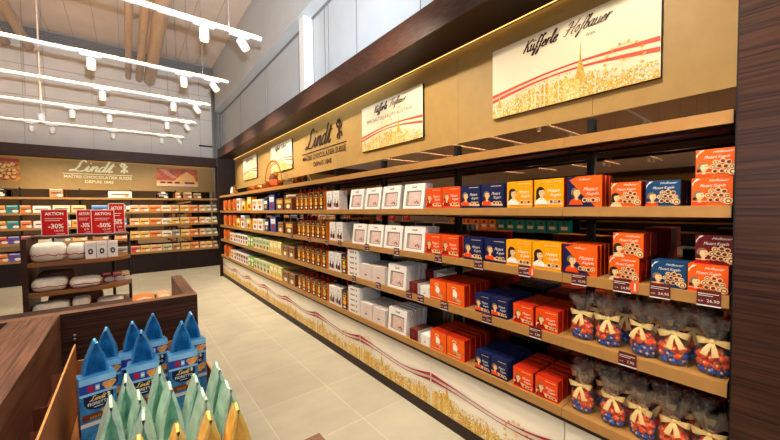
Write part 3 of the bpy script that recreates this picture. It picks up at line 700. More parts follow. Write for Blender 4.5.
# third and bottom shelf
for lv in (3, 4):
    nm = NAMES[lv]; nr = 5
    row(lv,'oran_s',.850,'orange box with man portrait, right column, '+nm, n=nr); row(lv,'oran_s',.984,'orange box with man portrait, left column, '+nm, n=nr)
    row(lv,'navy_s',1.138,'navy box with man portrait, right column, '+nm, n=nr); row(lv,'navy_s',1.258,'navy box with man portrait, left column, '+nm, n=nr)
    row(lv,'flower',1.478,'orange flower box in the right column, '+nm, n=5); row(lv,'flower',1.640,'orange flower box in the left column, '+nm, n=5)
    row(lv,'whites',1.775,'small white box beside the orange flower boxes, '+nm, 'chocolate box'); row(lv,'browns',1.900,'small brown-fronted box beside the small white box, '+nm, 'chocolate box')
    row(lv,'whites',1.775,'upper small white box beside the orange flower boxes, '+nm, 'chocolate box', dz=.076, x0=.18) if lv == 3 else None
    row(lv,'browns',1.900,'rear small brown-fronted box stacked high, '+nm, 'chocolate box', dz=.076, x0=.18) if lv == 3 else None
    row(lv,'gift',2.115,'white window gift box leaning back, '+nm, n=5, pitch=.05, lean=-.10)
    row(lv,'pink',2.362,'blush gift box in the right column, '+nm, n=5); row(lv,'pink',2.562,'blush gift box in the left column, '+nm, n=5)
    for k in range(5): row(lv,'carton',2.78,'white carton, %s from the bottom of its stack, %s' % (['first','second','third','fourth','fifth'][k], nm), 'carton', dz=k*.0525)
    row(lv,'bear',2.955,'dark bear carton standing between cartons and deer boxes, '+nm); row(lv,'deer',3.085,'white deer box, right of the pair, '+nm); row(lv,'deer',3.225,'white deer box, left of the pair, '+nm)
    for k in range(6): row(lv,'bear',3.40+k*.14,'dark bear carton with red cord, %s from the right, %s' % (['second','third','fourth','fifth','sixth','seventh'][k], nm))
    seq = ['tanb']*2+['yelg']*3+['cream']*5+['green']*2+['wdark']*5+['white']*2
    y = 4.36
    for k, key in enumerate(seq):
        w = {'tanb':.23,'white':.27}.get(key,.172)
        for r_ in range(3):
            P[key].put((BX+r_*.115, y, ZS[lv]+.0005), RW, '%s, %s from the bear cartons, %s row, %s' % ({'tanb':'tan tasting box','yelg':'pale yellow box','cream':'cream and sage tea box','green':'leaf green tea box','wdark':'white tasting box','white':'short white box'}[key], ORD[k] if k else 'first', ['front','middle','rear'][r_], nm), 'chocolate box', 'tea and tasting boxes on the '+nm)
        y += w
    for k, yc in enumerate((7.95,8.35)): row(lv,'pouch',yc,'orange foil sweet pouch, %s from the end panel, %s' % (['second','first'][k], nm), cat='sweet pouch')

# ------------------------------------------------------------------ cellophane bags with bows
def bag_shell(seed):
    R = random.Random(seed); m = MB()
    prof = [(.030,0),(.047,.006),(.052,.03),(.053,.065),(.050,.092),(.034,.115),(.015,.128),(.017,.136),(.030,.158),(.042,.182),(.046,.208)]
    nn = 28; ph = [R.uniform(0, 6.3) for _ in range(4)]
    def fn(p, i, k):
        a = 2*PI*k/nn; q = 1
        if i >= 5: q = 1+.30*math.sin(7*a+ph[0])*min(1, (i-4)/4)+.14*math.sin(13*a+ph[1])
        else: q = 1+.035*math.sin(6*a+ph[2]+i)+.02*math.sin(11*a+ph[3])
        z = p[2]+(.012*math.sin(5*a+ph[1])*max(0, i-7)/3); 
        return (p[0]*q*(1.05 if i > 6 else 1), p[1]*q*(.55 if i > 7 else .8), z)
    m.lathe(prof, CELLO, nn, fn=fn)
    ph[0] += 1.3; ph[1] += 2.1
    m.lathe([(.016,.137),(.026,.158),(.034,.180),(.040,.212)], CELLO, nn, fn=lambda p, i, k: fn(p, i+7, k)); return m
def strip(m, path, w, mt, axis=(0,0,1)):
    vs = []; n = len(path); ax = Vector(axis)*w/2
    for off in (0, .0012):
        for p in path: vs += [tuple(Vector(p)-ax+Vector((0,off,0))), tuple(Vector(p)+ax+Vector((0,off,0)))]
    fs = [(2*i,2*i+1,2*i+3,2*i+2) for i in range(n-1)]+[(2*n+2*i,2*n+2*i+2,2*n+2*i+3,2*n+2*i+1) for i in range(n-1)]
    m.add(vs, fs, mt, True)
def taper_strip(m, pts, ws, mt, tilt=(0,0,1)):
    vs = []; n = len(pts)
    for off in (0, .0012):
        for p, w in zip(pts, ws):
            ax = Vector(tilt).normalized()*w/2; vs += [tuple(Vector(p)-ax+Vector((0,off,0))), tuple(Vector(p)+ax+Vector((0,off,0)))]
    fs = [(2*i,2*i+1,2*i+3,2*i+2) for i in range(n-1)]+[(2*n+2*i,2*n+2*i+2,2*n+2*i+3,2*n+2*i+1) for i in range(n-1)]
    m.add(vs, fs, mt, True)
def bow(seed):
    R = random.Random(seed); m = MB(); z0 = .130
    for sx in (-1, 1):
        up = R.uniform(-.006, .012); ln = R.uniform(.85, 1.1)
        pts = [(0,-.018,z0),(sx*.014*ln,-.028,z0+.3*up+.003),(sx*.032*ln,-.036,z0+.8*up+.003),(sx*.047*ln,-.032,z0+up),(sx*.050*ln,-.024,z0+up-.002),(sx*.040*ln,-.019,z0+.8*up-.003),(sx*.018*ln,-.016,z0+.2*up-.002),(0,-.015,z0)]
        taper_strip(m, pts, [.007,.016,.026,.029,.028,.024,.014,.007], RIBBON, (.25*sx,0,1))
        q = R.uniform(.5, 1.3); l2 = R.uniform(.8, 1.15)
        taper_strip(m, [(0,-.022,z0),(sx*.008*q,-.037,z0-.014*l2),(sx*.016*q,-.046,z0-.034*l2),(sx*.022*q,-.050,z0-.054*l2)], [.007,.014,.019,.021], RIBBON, (1,0,.4*sx))
    m.ball((0,-.022,z0), .010, RIBBON, 8, 6, (1,.8,1))
    m.tube([(.019*math.cos(2*PI*k/12), .015*math.sin(2*PI*k/12), z0) for k in range(12)], .004, RIBBON, 6, True)
    return m
PR = {}
for nm, mt in (('orange', FOILO), ('blue', FOILB)):
    m = MB(); m.ball((0,0,0), .0156, mt, 10, 7); m.ball((.004,-.0118,.004), .0056, FOILG, 6, 4, (1,.7,1)); PR[nm] = Proto('wrapped_praline', m)
BAGS = [Proto('gift_bag', bag_shell(s), [('bow', bow(s+50))]) for s in range(4)]
def praline_spots(seed):
    R = random.Random(seed); out = []
    for zi, z in enumerate((.017, .043, .068, .090)):
        rr = (.033, .037, .036, .022)[zi]; n = (8, 8, 8, 4)[zi]
        for k in range(n):
            a = 2*PI*(k+.5*(zi % 2))/n
            out.append((rr*math.cos(a), .78*rr*math.sin(a)*1.0, z+R.uniform(-.002,.002), 'blue' if (zi < 1 or (zi == 1 and R.random() < .45)) else 'orange'))
    return out
def gift_bag(x, y, z, i, where, lv, near=True, s=1.0):
    b = BAGS[i % 4].put((x, y, z+.001), RW+.25*math.sin(i*2.3), 'bow-tied clear praline bag, '+where, 'gift bag', 'bow-tied praline bags on the '+NAMES[lv], scale=(s,s,s))
    rest = MB()
    M = Matrix.Rotation(b.rotation_euler.z, 4, 'Z')
    for k, (px, py, pz, c) in enumerate(praline_spots(i)):
        v = M @ Vector((px*s, py*s, pz*s)); vis = near and py < .012
        if vis:
            PR[c].put((x+v.x, y+v.y, z+.001+pz*s), RW+random.uniform(-.9,.9), '%s foil praline inside the %s' % (c, where), 'praline', '%s pralines in the %s' % (c, where), scale=(s,s,s))
        else:
            rest.ball((v.x, v.y, pz*s), .0135*s, FOILO if c == 'orange' else FOILB, 8, 5)
    o = rest.build('praline_filling', None, (x, y, z+.001)); tag(o, 'pralines heaped at the back of the '+where, 'pralines', None, 'stuff')
NTH = ['first', 'second', 'third', 'fourth', 'fifth', 'sixth']
for k, y in enumerate((.216,.338,.440,.578,.692)):
    gift_bag(BX+.054, y, ZS[3], k, '%s front-row bag from the pillar, third shelf' % NTH[k], 3)
for k, y in enumerate((.285,.41,.53,.65)):
    gift_bag(BX+.165, y, ZS[3], k+5, '%s rear-row bag from the pillar, third shelf' % NTH[k], 3, near=False)
for k, y in enumerate((.220,.330,.440,.555,.690)):
    gift_bag(BX+.054, y, ZS[4], k+11, '%s front-row bag from the pillar, bottom shelf' % NTH[k], 4)
for k, y in enumerate((.27,.385,.50,.615,.728)):
    gift_bag(BX+.165, y, ZS[4], k+17, '%s rear-row bag from the pillar, bottom shelf' % NTH[k], 4, near=False)

# ------------------------------------------------------------------ price tags clipped to the shelf fronts
def price_tag(y, lv, txt, where, w=.068, dot=False, mt=TAGM):
    z = ZS[lv]-.045; y -= .007
    m = MB(); m.box(-w/2, w/2, -.004, -.0008, 0, .058, mt); o = m.build('price_tag', None, (XF, y, z), RW)
    tag(o, 'maroon price card on the %s edge, %s' % (NAMES[lv], where), 'price tag', 'price cards on the '+NAMES[lv])
    a = Art(-.0044); a.text(txt, .012, .013, .016, WINK, 0); a.text('EUR', -.022, .013, .008, WINK, 0); a.rect(-w/2+.004, w/2-.006, .043, .0455, WINK, 0); a.rect(-w/2+.004, w/2-.022, .036, .038, WINK, 0); a.rect(-w/2, w/2, -.003, .0015, PAPER, 0)
    a.build('price_print', o)
    if dot:
        a = Art(-.0044); a.disc(w/2+.010, .029, .017, ORDOT, 0, .028, 20); a.rect(w/2+.011, w/2+.016, .012, .046, WINK, 1); k = a.build('orange_sticker', o)
        sm = k.modifiers.new('thickness', 'SOLIDIFY'); sm.thickness = .0012
for y, t, wh, dt in ((.23,'26,90','under the box next to the pillar',0),(.377,'24,90','under the lone blue box',0),(.51,'24,90','under the woman-portrait stack',1),(.69,'12,90','under the navy diagonal boxes',0),
    (.975,'10,90','under the gold boxes',1),(1.28,'9,90','under the navy boxes',0),(1.625,'7,90','under the orange portrait boxes',0),(2.09,'6,90','under the first white gift box',0),(2.52,'6,90','under the third white gift box',0),
    (3.02,'5,90','under the right deer box',0),(3.30,'5,90','left of the deer boxes',0),(3.75,'8,90','under the middle bear carton',0),(4.3,'8,90','under the brown box',0)):
    price_tag(y, 2, t, wh, dot=bool(dt))
for y, t, wh in ((.487,'7,90','under the praline bags'),(.91,'3,50','under the orange portrait boxes'),(1.22,'3,50','under the navy boxes'),(1.57,'4,90','under the orange flower boxes'),(1.81,'2,90','under the small white box'),
    (1.94,'2,90','under the small brown box'),(2.35,'4,90','under the right blush box'),(2.75,'4,90','under the white carton stack')):
    price_tag(y, 3, t, wh)
# lanterns and rabbits on the ledge
g = empty('hoop_basket', (1.85, 5.32, 1.9245), -.33); tag(g, 'tall gold hoop-handled gift basket standing on the lantern ledge', 'gift basket')
m = MB(); m.lathe([(0,0),(.10,0),(.125,.03),(.125,.12),(.11,.13),(0,.13)], COPPER, 20); m.build('basket_bowl', g)
m = MB(); n = 28
for k in range(n): pass
pts = [(.13*math.cos(PI*k/24-.0), 0, .10+.36*math.sin(PI*k/24)) for k in range(25)]
for w, r, mt in ((.03, .0, GLDM),):
    vs = []
    for (x, y, z) in pts:
        for dy in (-.035, .035):
            for s in (1, .90): vs.append((x*s, dy, .10+(z-.10)*s))
    fs = []
    for k in range(24):
        b = 4*k; fs += [(b,b+2,b+6,b+4),(b+1,b+5,b+7,b+3),(b,b+4,b+5,b+1),(b+2,b+3,b+7,b+6)]
    m.add(vs, fs, mt, True)
m.build('hoop_handle', g)
m = MB(); m.ball((0,0,.16), .07, CHOC, 12, 8, (1,.8,1.2)); m.ball((.03,-.03,.22), .045, GLDM, 10, 8); m.box(-.05,.05,-.125,-.118,.05,.14,mat('orange_basket_card','e0601c',.4)); m.build('sweet_filling', g)
m = MB(); m.ball((0,0,.05), .05, GLDM, 12, 8, (1,.8,1)); m.ball((0,-.01,.12), .035, GLDM, 12, 8)
e = MB()
for sx in (-1, 1): e.ball((sx*.017,0,.17), .013, GLDM, 8, 8, (1,.7,2.6))
c = MB(); c.tube([(.034*math.cos(2*PI*k/14), -.005+.030*math.sin(2*PI*k/14), .092) for k in range(14)], .005, REDC, 6, True)
rab = Proto('gold_rabbit', m, [('ears', e), ('collar', c)])
rab.put((1.80, 7.50, 1.9245), -.9, 'larger gold foil rabbit figure on the lantern ledge near the far end', 'rabbit figure')
m = MB(); m.ball((0,0,.045), .045, WHITE, 12, 8, (1,.8,1)); m.ball((0,-.01,.105), .03, WHITE, 12, 8)
e = MB()
for sx in (-1, 1): e.ball((sx*.015,0,.15), .011, WHITE, 8, 8, (1,.7,2.4))
Proto('white_rabbit', m, [('ears', e)]).put((1.80, 7.80, 1.9245), -.9, 'small white rabbit figure left of the gold rabbit on the lantern ledge', 'rabbit figure')
for k, (y, t) in enumerate(((5.95,'low copper tin left of the hoop basket on the lantern ledge'),(6.4,'flat copper tin farther left of the hoop basket on the lantern ledge'))):
    m = MB(); m.lathe([(0,0),(.11,0),(.115,.02),(.115,.07),(.10,.085),(0,.09)], COPPER, 18); m.tube([(.118*math.cos(2*PI*q/18), .118*math.sin(2*PI*q/18), .06) for q in range(18)], .004, GLDM, 6, True)
    tag(m.build('sweet_tin', None, (1.86, y, 1.9245)), t, 'tin')

# ------------------------------------------------------------------ back wall shelving
BY = 10.5
BB = [-3.80,-2.83,-1.86,-.89,.08,1.05,2.02]
BL = ['mostly hidden left of the frame', 'at the left edge with the nut photo above', 'left under the pale logo', 'right under the pale logo', 'between pale logo and cocoa photo', 'at the far corner under the cocoa photo']
for b in range(6):
    xa, xb = BB[b], BB[b+1]; L = xb-xa
    g = empty('back_wall_shelf_bay', ((xa+xb)/2, BY, 0)); tag(g, 'dark back wall shelf bay '+BL[b], 'shelf unit', 'shelf bays of the back wall')
    m = MB(); m.box(-L/2, L/2, .37, .39, .42, 2.15, MIRROR); m.build('mirror_back', g)
    m = MB(); m.box(-L/2-.014, -L/2+.014, .34, .365, .4, 2.15, BLACK); m.build('upright_post', g)
    for i, (z0, z1) in enumerate(SHELVES):
        m = MB(); m.box(-L/2+.001, L/2-.001, .012, .335, z0+.01, z1, UNDER, top=TAN); s = m.build('shelf_board', g)
        m = MB(); m.box(-L/2+.001, L/2-.001, 0, .012, z0, z1, TAN); m.build('front_edge', s)
    m = MB(); m.box(-L/2+.001, L/2-.001, .03, .06, .0, .49, DARK); m.build('base_panel', g)
g = empty('header_board', (0, 10.86, 2.12)); tag(g, 'champagne header board of the back wall behind the pale logo', 'header board')
for b in range(6):
    m = MB(); m.box(BB[b]+.001, BB[b+1]-.001, 0, .02, 0, .74, HEAD); m.build('header_panel', g)
g = empty('cornice', (0, BY, 2.83)); tag(g, 'dark cornice box over the back wall shelving with a lit cove', 'cornice')
m = MB(); m.box(-4.0, 2.1, 0, .02, 0, .24, WOOD); m.box(-4.0, 2.1, .02, .39, .21, .24, WOOD); m.build('fascia', g)
m = MB(); m.box(-4.0, 2.1, .021, .325, 0, .02, DARK); m.build('soffit', g)
m = MB(); m.box(-4.0, 2.0, .335, .35, .006, .016, LEDM); m.build('led_strip', g)
m = MB(); m.box(2.023, 2.08, BY, 10.74, 0, 2.83, DARK); tag(m.build('end_panel'), 'narrow dark end panel of the back wall shelving in the far corner', 'end panel')
logo('logo_lettering', (-.52, 10.856, 2.375), 0, 1.34, GOLDL, 'pale gold script logo lettering with crest on the back wall header')
def photo(name, x0, x1, z0, z1, hexa, hexb, scale, label, fn):
    w = x1-x0; h = z1-z0
    m = MB(); m.box(-w/2, w/2, 0, .025, 0, h, mat(name+'_base', hexa, .4, alt=hexb, scale=scale)); o = m.build('photo_sign', None, ((x0+x1)/2, 10.834, z0)); tag(o, label, 'photo sign')
    a = Art(-.001); fn(a, w, h); a.build('photo_print', o)
NUTL = mat('printed_nut_gold', 'f2a838', .5, alt='ffe09a', scale=40); NUTD = mat('printed_nut_brown', '8a3c10', .4)
def nuts(a, w, h):
    R = random.Random(3)
    for i in range(60):
        x = R.uniform(-w/2+.05, w/2-.05); z = R.uniform(.05, h-.12)
        a.disc(x, z, .045, NUTD, i % 5, .045, 8); a.disc(x+.006, z+.006, .034, NUTL, i % 5+.5, .034, 8)
    a.rect(-w/2, w/2, h-.07, h, mat('printed_rust', 'a8341c', .4), 8)
def cocoa(a, w, h):
    A = mat('printed_amber', 'f0b070', .4, alt='f8b860', scale=6); B = mat('printed_cocoa', '6a2410', .4); C = mat('printed_rose', 'f2c8a0', .4)
    a.poly([(-.1*w,.3*h),(.2*w,.34*h),(.46*w,.3*h),(.40*w,.6*h),(.22*w,.86*h),(.08*w,.66*h)], A, 1); a.rect(-w/2, w/2, .16*h, .32*h, A, 2); a.rect(-w/2, w/2, 0, .16*h, C, 3)
    for i in range(3): a.stroke([(-.42*w+.05*i, .95*h), (-.12*w+.05*i, .45*h)], .012, C, 4, False)
    for px in (-.36, -.2, -.02, .22, .34): a.poly([(px*w-.06,.16*h),(px*w+.07,.16*h),(px*w+.06,.27*h),(px*w-.05,.26*h)], B, 5)
photo('nut_photo', -2.35, -1.84, 2.285, 2.77, 'b4551c', 'e89a3c', 9, 'photo panel of golden nuts at the left end of the back header', nuts)
photo('cocoa_photo', .63, 1.60, 2.26, 2.74, 'd8682c', 'a03c18', 5, 'photo panel of cocoa pieces at the right end of the back header', cocoa)

BC = {'amber': 'f0a840', 'teal': '1f9a98', 'orange': 'ee8840', 'white': 'f6eedc', 'cream': 'f2deb0', 'beige': 'eac680', 'blue': '4a86c4', 'peach': 'f6b880', 'tangerine': 'f28c34', 'grey': '9a948c', 'yellow': 'f4c45c', 'sage': 'c0c090', 'violet': '5a5ab8', 'rose': 'd85a44', 'dark brown': '2c1610', 'tan': 'b88c58', 'red': 'a82018'}
BCM = {k: mat('card_'+k.replace(' ', '_'), v, .55, var=.06, spec=.2) for k, v in BC.items()}
_bp = {}
def backbox(x0, x1, z, h, c, label, group, y=BY+.02, d=.16):
    w = round(x1-x0-.012, 2); k = (w, h, c)
    if k not in _bp:
        mt = BCM[c]; m = MB(); m.box(-w/2, w/2, 0, d, 0, h, mt)
        a = Art(); a.rect(-.38*w, .38*w, .42*h, .58*h, CHOC if c != 'dark brown' else WINK, 0); a.disc(.28*w, .25*h, .05, WINK if c != 'white' else GOLDP, 0, .03, 10); a.rect(-w/2+.004, w/2-.004, .86*h, .95*h, WINK, 0)
        _bp[k] = Proto('chocolate_box', m, [('front_print', a)])
    _bp[k].put(((x0+x1)/2, y, z+.0005), 0, label, 'chocolate box', group)
SPANS = [(-2.32,-2.18),(-2.17,-2.02),(-2.01,-1.84),(-1.82,-1.65),(-1.63,-1.35),(-1.32,-1.03),(-1.02,-.76),(-.67,-.37),(-.27,-.02),(.03,.23),(.23,.43),(.43,.69),(.69,.91),(.91,1.09),(1.11,1.32),(1.32,1.53),(1.56,1.70),(1.71,1.86),(1.87,2.0)]
ROWC = {1: 'orange amber teal orange white cream beige blue tan peach peach tangerine cream peach yellow tangerine peach sage grey'.split(),
        2: 'amber amber teal orange white white amber grey blue peach yellow tangerine white yellow yellow tangerine peach white sage'.split(),
        3: 'orange rose violet rose cream grey beige tan peach yellow yellow tangerine white grey yellow tangerine peach sage grey'.split(),
        4: 'amber orange violet amber tan peach beige tan grey rose yellow peach sage tan yellow tangerine peach yellow tan'.split()}
for lv in (1, 2, 3, 4):
    cnt = {}; tot = {c: ROWC[lv].count(c) for c in ROWC[lv]}
    for (a, b), c in zip(SPANS, ROWC[lv]):
        cnt[c] = cnt.get(c, 0)+1
        which = 'the only %s one' % c if tot[c] == 1 else '%s %s one from the left' % (NTH[cnt[c]-1], c)
        backbox(a, b, ZS[lv], (.165 if lv < 4 else .17) if c != 'white' else .155, c, '%s chocolate box on the back wall, %s, %s' % (c, which, {1:'upper row',2:'second row',3:'third row',4:'lowest row'}[lv]), 'chocolate boxes in the back wall '+{1:'upper row',2:'second row',3:'third row',4:'lowest row'}[lv])
for x0, x1, h, c, t in ((-2.2,-2.02,.17,'dark brown','dark brown box below the nut photo on the back wall ledge'),(-1.36,-1.14,.19,'tan','tan box left of the pale logo on the back wall ledge'),(-.36,.10,.16,'white','wide white box below the pale logo on the back wall ledge'),
    (.62,.86,.12,'dark brown','low dark brown box below the cocoa photo on the back wall ledge'),(1.02,1.12,.15,'amber','small amber box below the cocoa photo on the back wall ledge'),(1.2,1.40,.16,'tan','tan box below the cocoa photo, left of its twin on the ledge'),(1.44,1.62,.14,'tan','right tan box of the twins on the back wall ledge'),
    (.66,.78,.13,'red','small red box stacked on the low dark brown ledge box')):
    backbox(x0, x1, 1.924 if 'stacked' not in t else 2.045, h if 'stacked' not in t else .05, c, t, 'boxes on the back wall ledge')
# ------------------------------------------------------------------ track lights
def aim(o, d): o.rotation_euler = Vector(d).to_track_quat('-Z', 'Y').to_euler()
hs = MB(); hs.lathe([(0,0),(.040,0),(.042,.004),(.042,.105),(.036,.112),(0,.112)], WHITE, 18)
ln = MB(); ln.lathe([(0,-.003),(.033,-.003),(.033,.004)], LAMPE, 16)
ring = MB(); ring.lathe([(.034,-.004),(.042,-.004),(.042,.002),(.034,.002),(.034,-.004)], STEEL, 16)
def spot(x, y, zt, label, tilt=0, power=50, light=True, fwd=0):
    g = empty('track_spotlight', (x, y, zt)); tag(g, label, 'spotlight', 'white track spotlights')
    m = MB(); m.box(-.09, .09, -.018, .018, -.052, -.0305, WHITE); m.tube([(0,0,-.05),(0,0,-.075)], .010, WHITE, 8); m.build('adapter', g)
    h = hs.build('lamp_housing', g, (0,0,0)); h.rotation_euler = (fwd, -tilt, 0)
    off = Vector((0, .09*math.sin(fwd), -.185)) if not tilt else Matrix.Rotation(-tilt, 3, 'Y') @ Vector((0,0,-.11)) + Vector((0,0,-.075))
    h.location = off
    l = ln.build('lens', h); ring.build('lens_ring', h)
    if light:
        d = Matrix.Rotation(-tilt, 3, 'Y') @ Vector((0,0,-1))
        li = bpy.data.lights.new('spot_lamp', 'SPOT'); li.energy = power; li.color = (1, .86, .68); li.spot_size = R_(96); li.spot_blend = .8; li.shadow_soft_size = .035
        lo = bpy.data.objects.new('spot_lamp', li); COL.objects.link(lo); lo.parent = h; lo.location = (0,0,-.012); lo.rotation_euler = (0,0,0)
def R_(d): return math.radians(d)
ZT = 3.36
TR = [(2.09, [-.153, -1.4, .62, .96], 'a'), (3.54, [.613, .925, -1.55, -2.7], 'b'), (4.98, [-.267, .613, .934, -1.95], 'c'), (6.24, [-.229, .619, .908, -2.05], 'd'), (7.66, [-.673, -.2, .647, .942], 'e'), (9.34, [-1.407, -1.12, -.196, .673, .986], 'f')]
TN = {2.09: 'the track nearest overhead', 3.54: 'the nearest fully seen track', 4.98: 'the second seen track', 6.24: 'the third seen track', 7.66: 'the fourth seen track', 9.34: 'the farthest track'}
LP = 88
for Y, xs, nm in TR:
    g = empty('light_track', (0, Y, ZT)); tag(g, 'white ceiling light track, '+TN[Y].replace('the ', '', 1)+' from the camera', 'light track', 'suspended white light tracks')
    m = MB(); m.box(-12.4, 1.139, -.017, .017, -.03, 0, WHITE); m.build('rail', g)
    for wx in (.83, -1.2, -3.2, -5.2, -7.2, -9.2, -11.2):
        m = MB(); m.tube([(wx,0,0),(wx,0,.09),(wx-.01,0,2.389)], .0035, STEEL, 6); m.build('suspension_wire', g)
    m = MB(); m.box(-12.3, 1.10, -.012, .012, .0005, .004, FILLGLOW); m.build('added_fill_strip', g)  # unseen glowing strip, added on the rail to warm the ceiling
    for wx in (.42, -.55, -2.4):
        m = MB(); m.box(wx-.16, wx+.16, -.024, .024, -.034, -.0005, WHITE); m.build('track_joint', g)
    sx = sorted(xs, reverse=True)
    for k, x in enumerate(sx):
        last = x == sx[0]
        spot(x, Y, ZT, 'white cylinder spotlight, %s from the right on %s' % (NTH[k], TN[Y]), tilt=.62 if last else 0, power=(LP*1.5 if last else LP*.75)*(1.5 if Y > 4 else 1)*(1.0 if Y > 9 else 1), fwd=.5 if Y > 9 and not last else 0)
for Y, nm in ((2.09, TN[2.09]), (3.54, TN[3.54]), (4.98, TN[4.98])):
    for k, x in enumerate((-4.2, -4.7, -6.3, -6.8, -8.4, -8.9, -10.6, -11.1)):
        spot(x, Y, ZT, 'white spotlight over the far left hall, %s along on %s' % (['first','second','third','fourth','fifth','sixth','seventh','eighth'][k], nm), light=k % 2 == 0, power=LP)
# the shop opposite, seen in the bronze mirrors: a far wall run and an island of boxes just left of the frame
g = empty('opposite_wall_shelves', (-12.6, 4.0, 0), PI/2); tag(g, 'dark shelf run on the opposite wall, seen in the shelf mirrors', 'shelf unit')
m = MB(); m.box(-6, 6, .02, .36, 0, .5, DARK); m.box(-6, 6, .33, .36, .5, 2.1, DARK); m.build('carcass', g)
m = MB(); m.box(-6, 6, .33, .36, 2.1, 2.83, HEAD); m.build('header_panel', g); m = MB(); m.box(-6, 6, 0, .36, 2.83, 3.05, WOOD); m.build('cornice', g)
for z0, z1 in SHELVES: m = MB(); m.box(-6, 6, 0, .32, z0, z1, TAN); m.build('shelf_board', g)
g = empty('island_shelf', (-1.30, 3.6, 0), PI/2); tag(g, 'dark island shelf of teal and orange boxes, seen in the shelf mirrors', 'shelf unit')
m = MB(); m.box(-1.3, 1.3, .34, .37, 0, 1.62, DARK); m.build('back_panel', g)
for z in (.1, .45, .80, 1.12, 1.38): m = MB(); m.box(-1.3, 1.3, 0, .335, z, z+.03, DARK); m.build('shelf_board', g)
for r_, z in enumerate((.8305, 1.1505, 1.4105)):
    for k in range(13):
        c = 'teal' if k < 7 else 'orange'
        w = .17; key = (w, .20, c)
        if key not in _bp:
            mm = MB(); mm.box(-w/2, w/2, 0, .1, 0, .20, BCM[c]); a = Art(); a.rect(-.3*w, .3*w, .05, .10, WINK, 0); a.disc(0, .15, .03, CHOC, 0); _bp[key] = Proto('chocolate_box', mm, [('front_print', a)])
        _bp[key].put((-1.31-.0, 2.40+k*.19, z), PI/2, '%s box on the island shelf, %s from its near end, %s row' % (c, ORD[k] if k else 'first', ['low','middle','top'][r_]), 'chocolate box', 'boxes on the island shelf')
g = empty('ceiling_camera', (-1.04, 7.7, 3.05)); tag(g, 'small white dome camera hanging on a thin ceiling pole at left', 'camera')
m = MB(); m.tube([(0,0,.12),(0,0,2.699)], .012, PIPE, 8); m.build('pole', g)
m = MB(); m.lathe([(0,0),(.03,.008),(.045,.04),(.048,.10),(.03,.13),(0,.135)], WHITE, 16); m.build('dome_housing', g)

# ------------------------------------------------------------------ middle round-ended gondola
g = empty('round_end_gondola', (0, 5.2, 0)); tag(g, 'low walnut display unit with curved shelf ends holding white gift packs', 'display unit')
m = MB(); m.box(-.91, -.865, .0, .62, 0, 1.295, WOODX); m.build('side_panel', g)
def round_shelf(z0, z1):
    pts = [(-.864,.0),(-.30,.0)]+[(-.30+.31*math.sin(PI/2*k/10), .31-.31*math.cos(PI/2*k/10)) for k in range(1,11)]+[(.01,.62),(-.864,.62)]
    m = MB(); m.prism(pts, z0, z1, TAN2, TAN2); return m
for z0, z1 in ((.985,1.03),(.655,.70),(.40,.445),(.05,.10)): round_shelf(z0, z1).build('curved_shelf', g)
m = MB(); m.box(-.91, .01, .25, .62, 1.28, 1.30, WOODX); m.build('top_board', g)
for x, y in ((.0,.30),(-.17,.58)):
    m = MB(); m.tube([(x,y,.05),(x,y,1.28)], .016, BLACK, 8); m.build('post', g)
def pack(x, y, z, w, d, h, label, mt=POUCH):
    m = cushion(w, d, h, mt, None)
    o = m.build('gift_pack', None, (x, y, z), 0); tag(o, label, 'gift pack', 'soft gift packs on the round-ended gondola')
    b = MB(); n = 26
    pts = []
    for k in range(n+1):
        a = PI+PI*k/n; c = math.copysign(abs(math.cos(a))**.40, math.cos(a)); s = math.copysign(abs(math.sin(a))**.40, math.sin(a))
        pts.append((w/2*.985*c, d/2+d/2*.985*s, h*(.36+.05*math.sin(k*2.1))))
    b.tube(pts, .0045, REDC, 5); b.build('red_ribbon', o)
    c = MB()
    for k in range(5): c.ball((-w*.3+w*.15*k, .012+.01*abs(k-2), h*(.48+.06*(k % 2))), .014, CHOC, 6, 5, (1.6,.7,.8))
    c.build('printed_motif', o)
GZ = (.4455, .7005, 1.0305)
pack(-.712, 5.215, GZ[2], .29, .22, .21, 'large white gift pack on the top curved shelf'); pack(-.485, 5.24, GZ[2], .155, .20, .19, 'white gift pack squeezed beside the boxes on the top curved shelf')
pack(-.712, 5.215, GZ[1], .29, .22, .145, 'left white gift pack on the middle curved shelf'); pack(-.415, 5.215, GZ[1], .28, .22, .12, 'right white gift pack on the middle curved shelf')
pack(-.705, 5.215, GZ[0], .30, .22, .125, 'left white gift pack on the low curved shelf'); pack(-.46, 5.24, GZ[0], .16, .22, .135, 'middle white gift pack on the low curved shelf'); pack(-.20, 5.30, GZ[0], .26, .2, .08, 'flat white gift pack at the right of the low curved shelf')
for x, z, w, t in ((-.68, GZ[1], .34, 'brown gift bundle behind the packs on the middle curved shelf'), (-.52, GZ[0], .5, 'long brown gift bundle behind the packs on the low curved shelf')):
    m = cushion(w, .18, .20 if w < .4 else .185, BASKET); o = m.build('gift_bundle', None, (x, 5.47, z)); tag(o, t, 'gift bundle')
    b = MB(); b.tube([(-w*.49,.09,.1),(0,-.002,.1),(w*.49,.09,.1)], .006, CHOC, 6); b.build('cord', o)
def art_cube(a, w, h):
    for k in range(7): t = 2*PI*k/7; a.disc(.17*w*math.cos(t), .42*h+.13*h*math.sin(t), .10*w, INK, 1, .06*h, 7)
    a.rect(-.3*w, .3*w, .80*h, .82*h, GREYP, 1)
cube = product('white_cube_box', .093, .195, .12, PAPER, PAPERE, PAPER, art_cube)
for k, x in enumerate((-.357,-.257,-.157)): cube.put((x, 5.245+.02*k, GZ[2]), 0, 'white carton with dark paw print, %s from the left on the curved shelf' % NTH[k], 'carton', 'white cartons on the round-ended gondola')
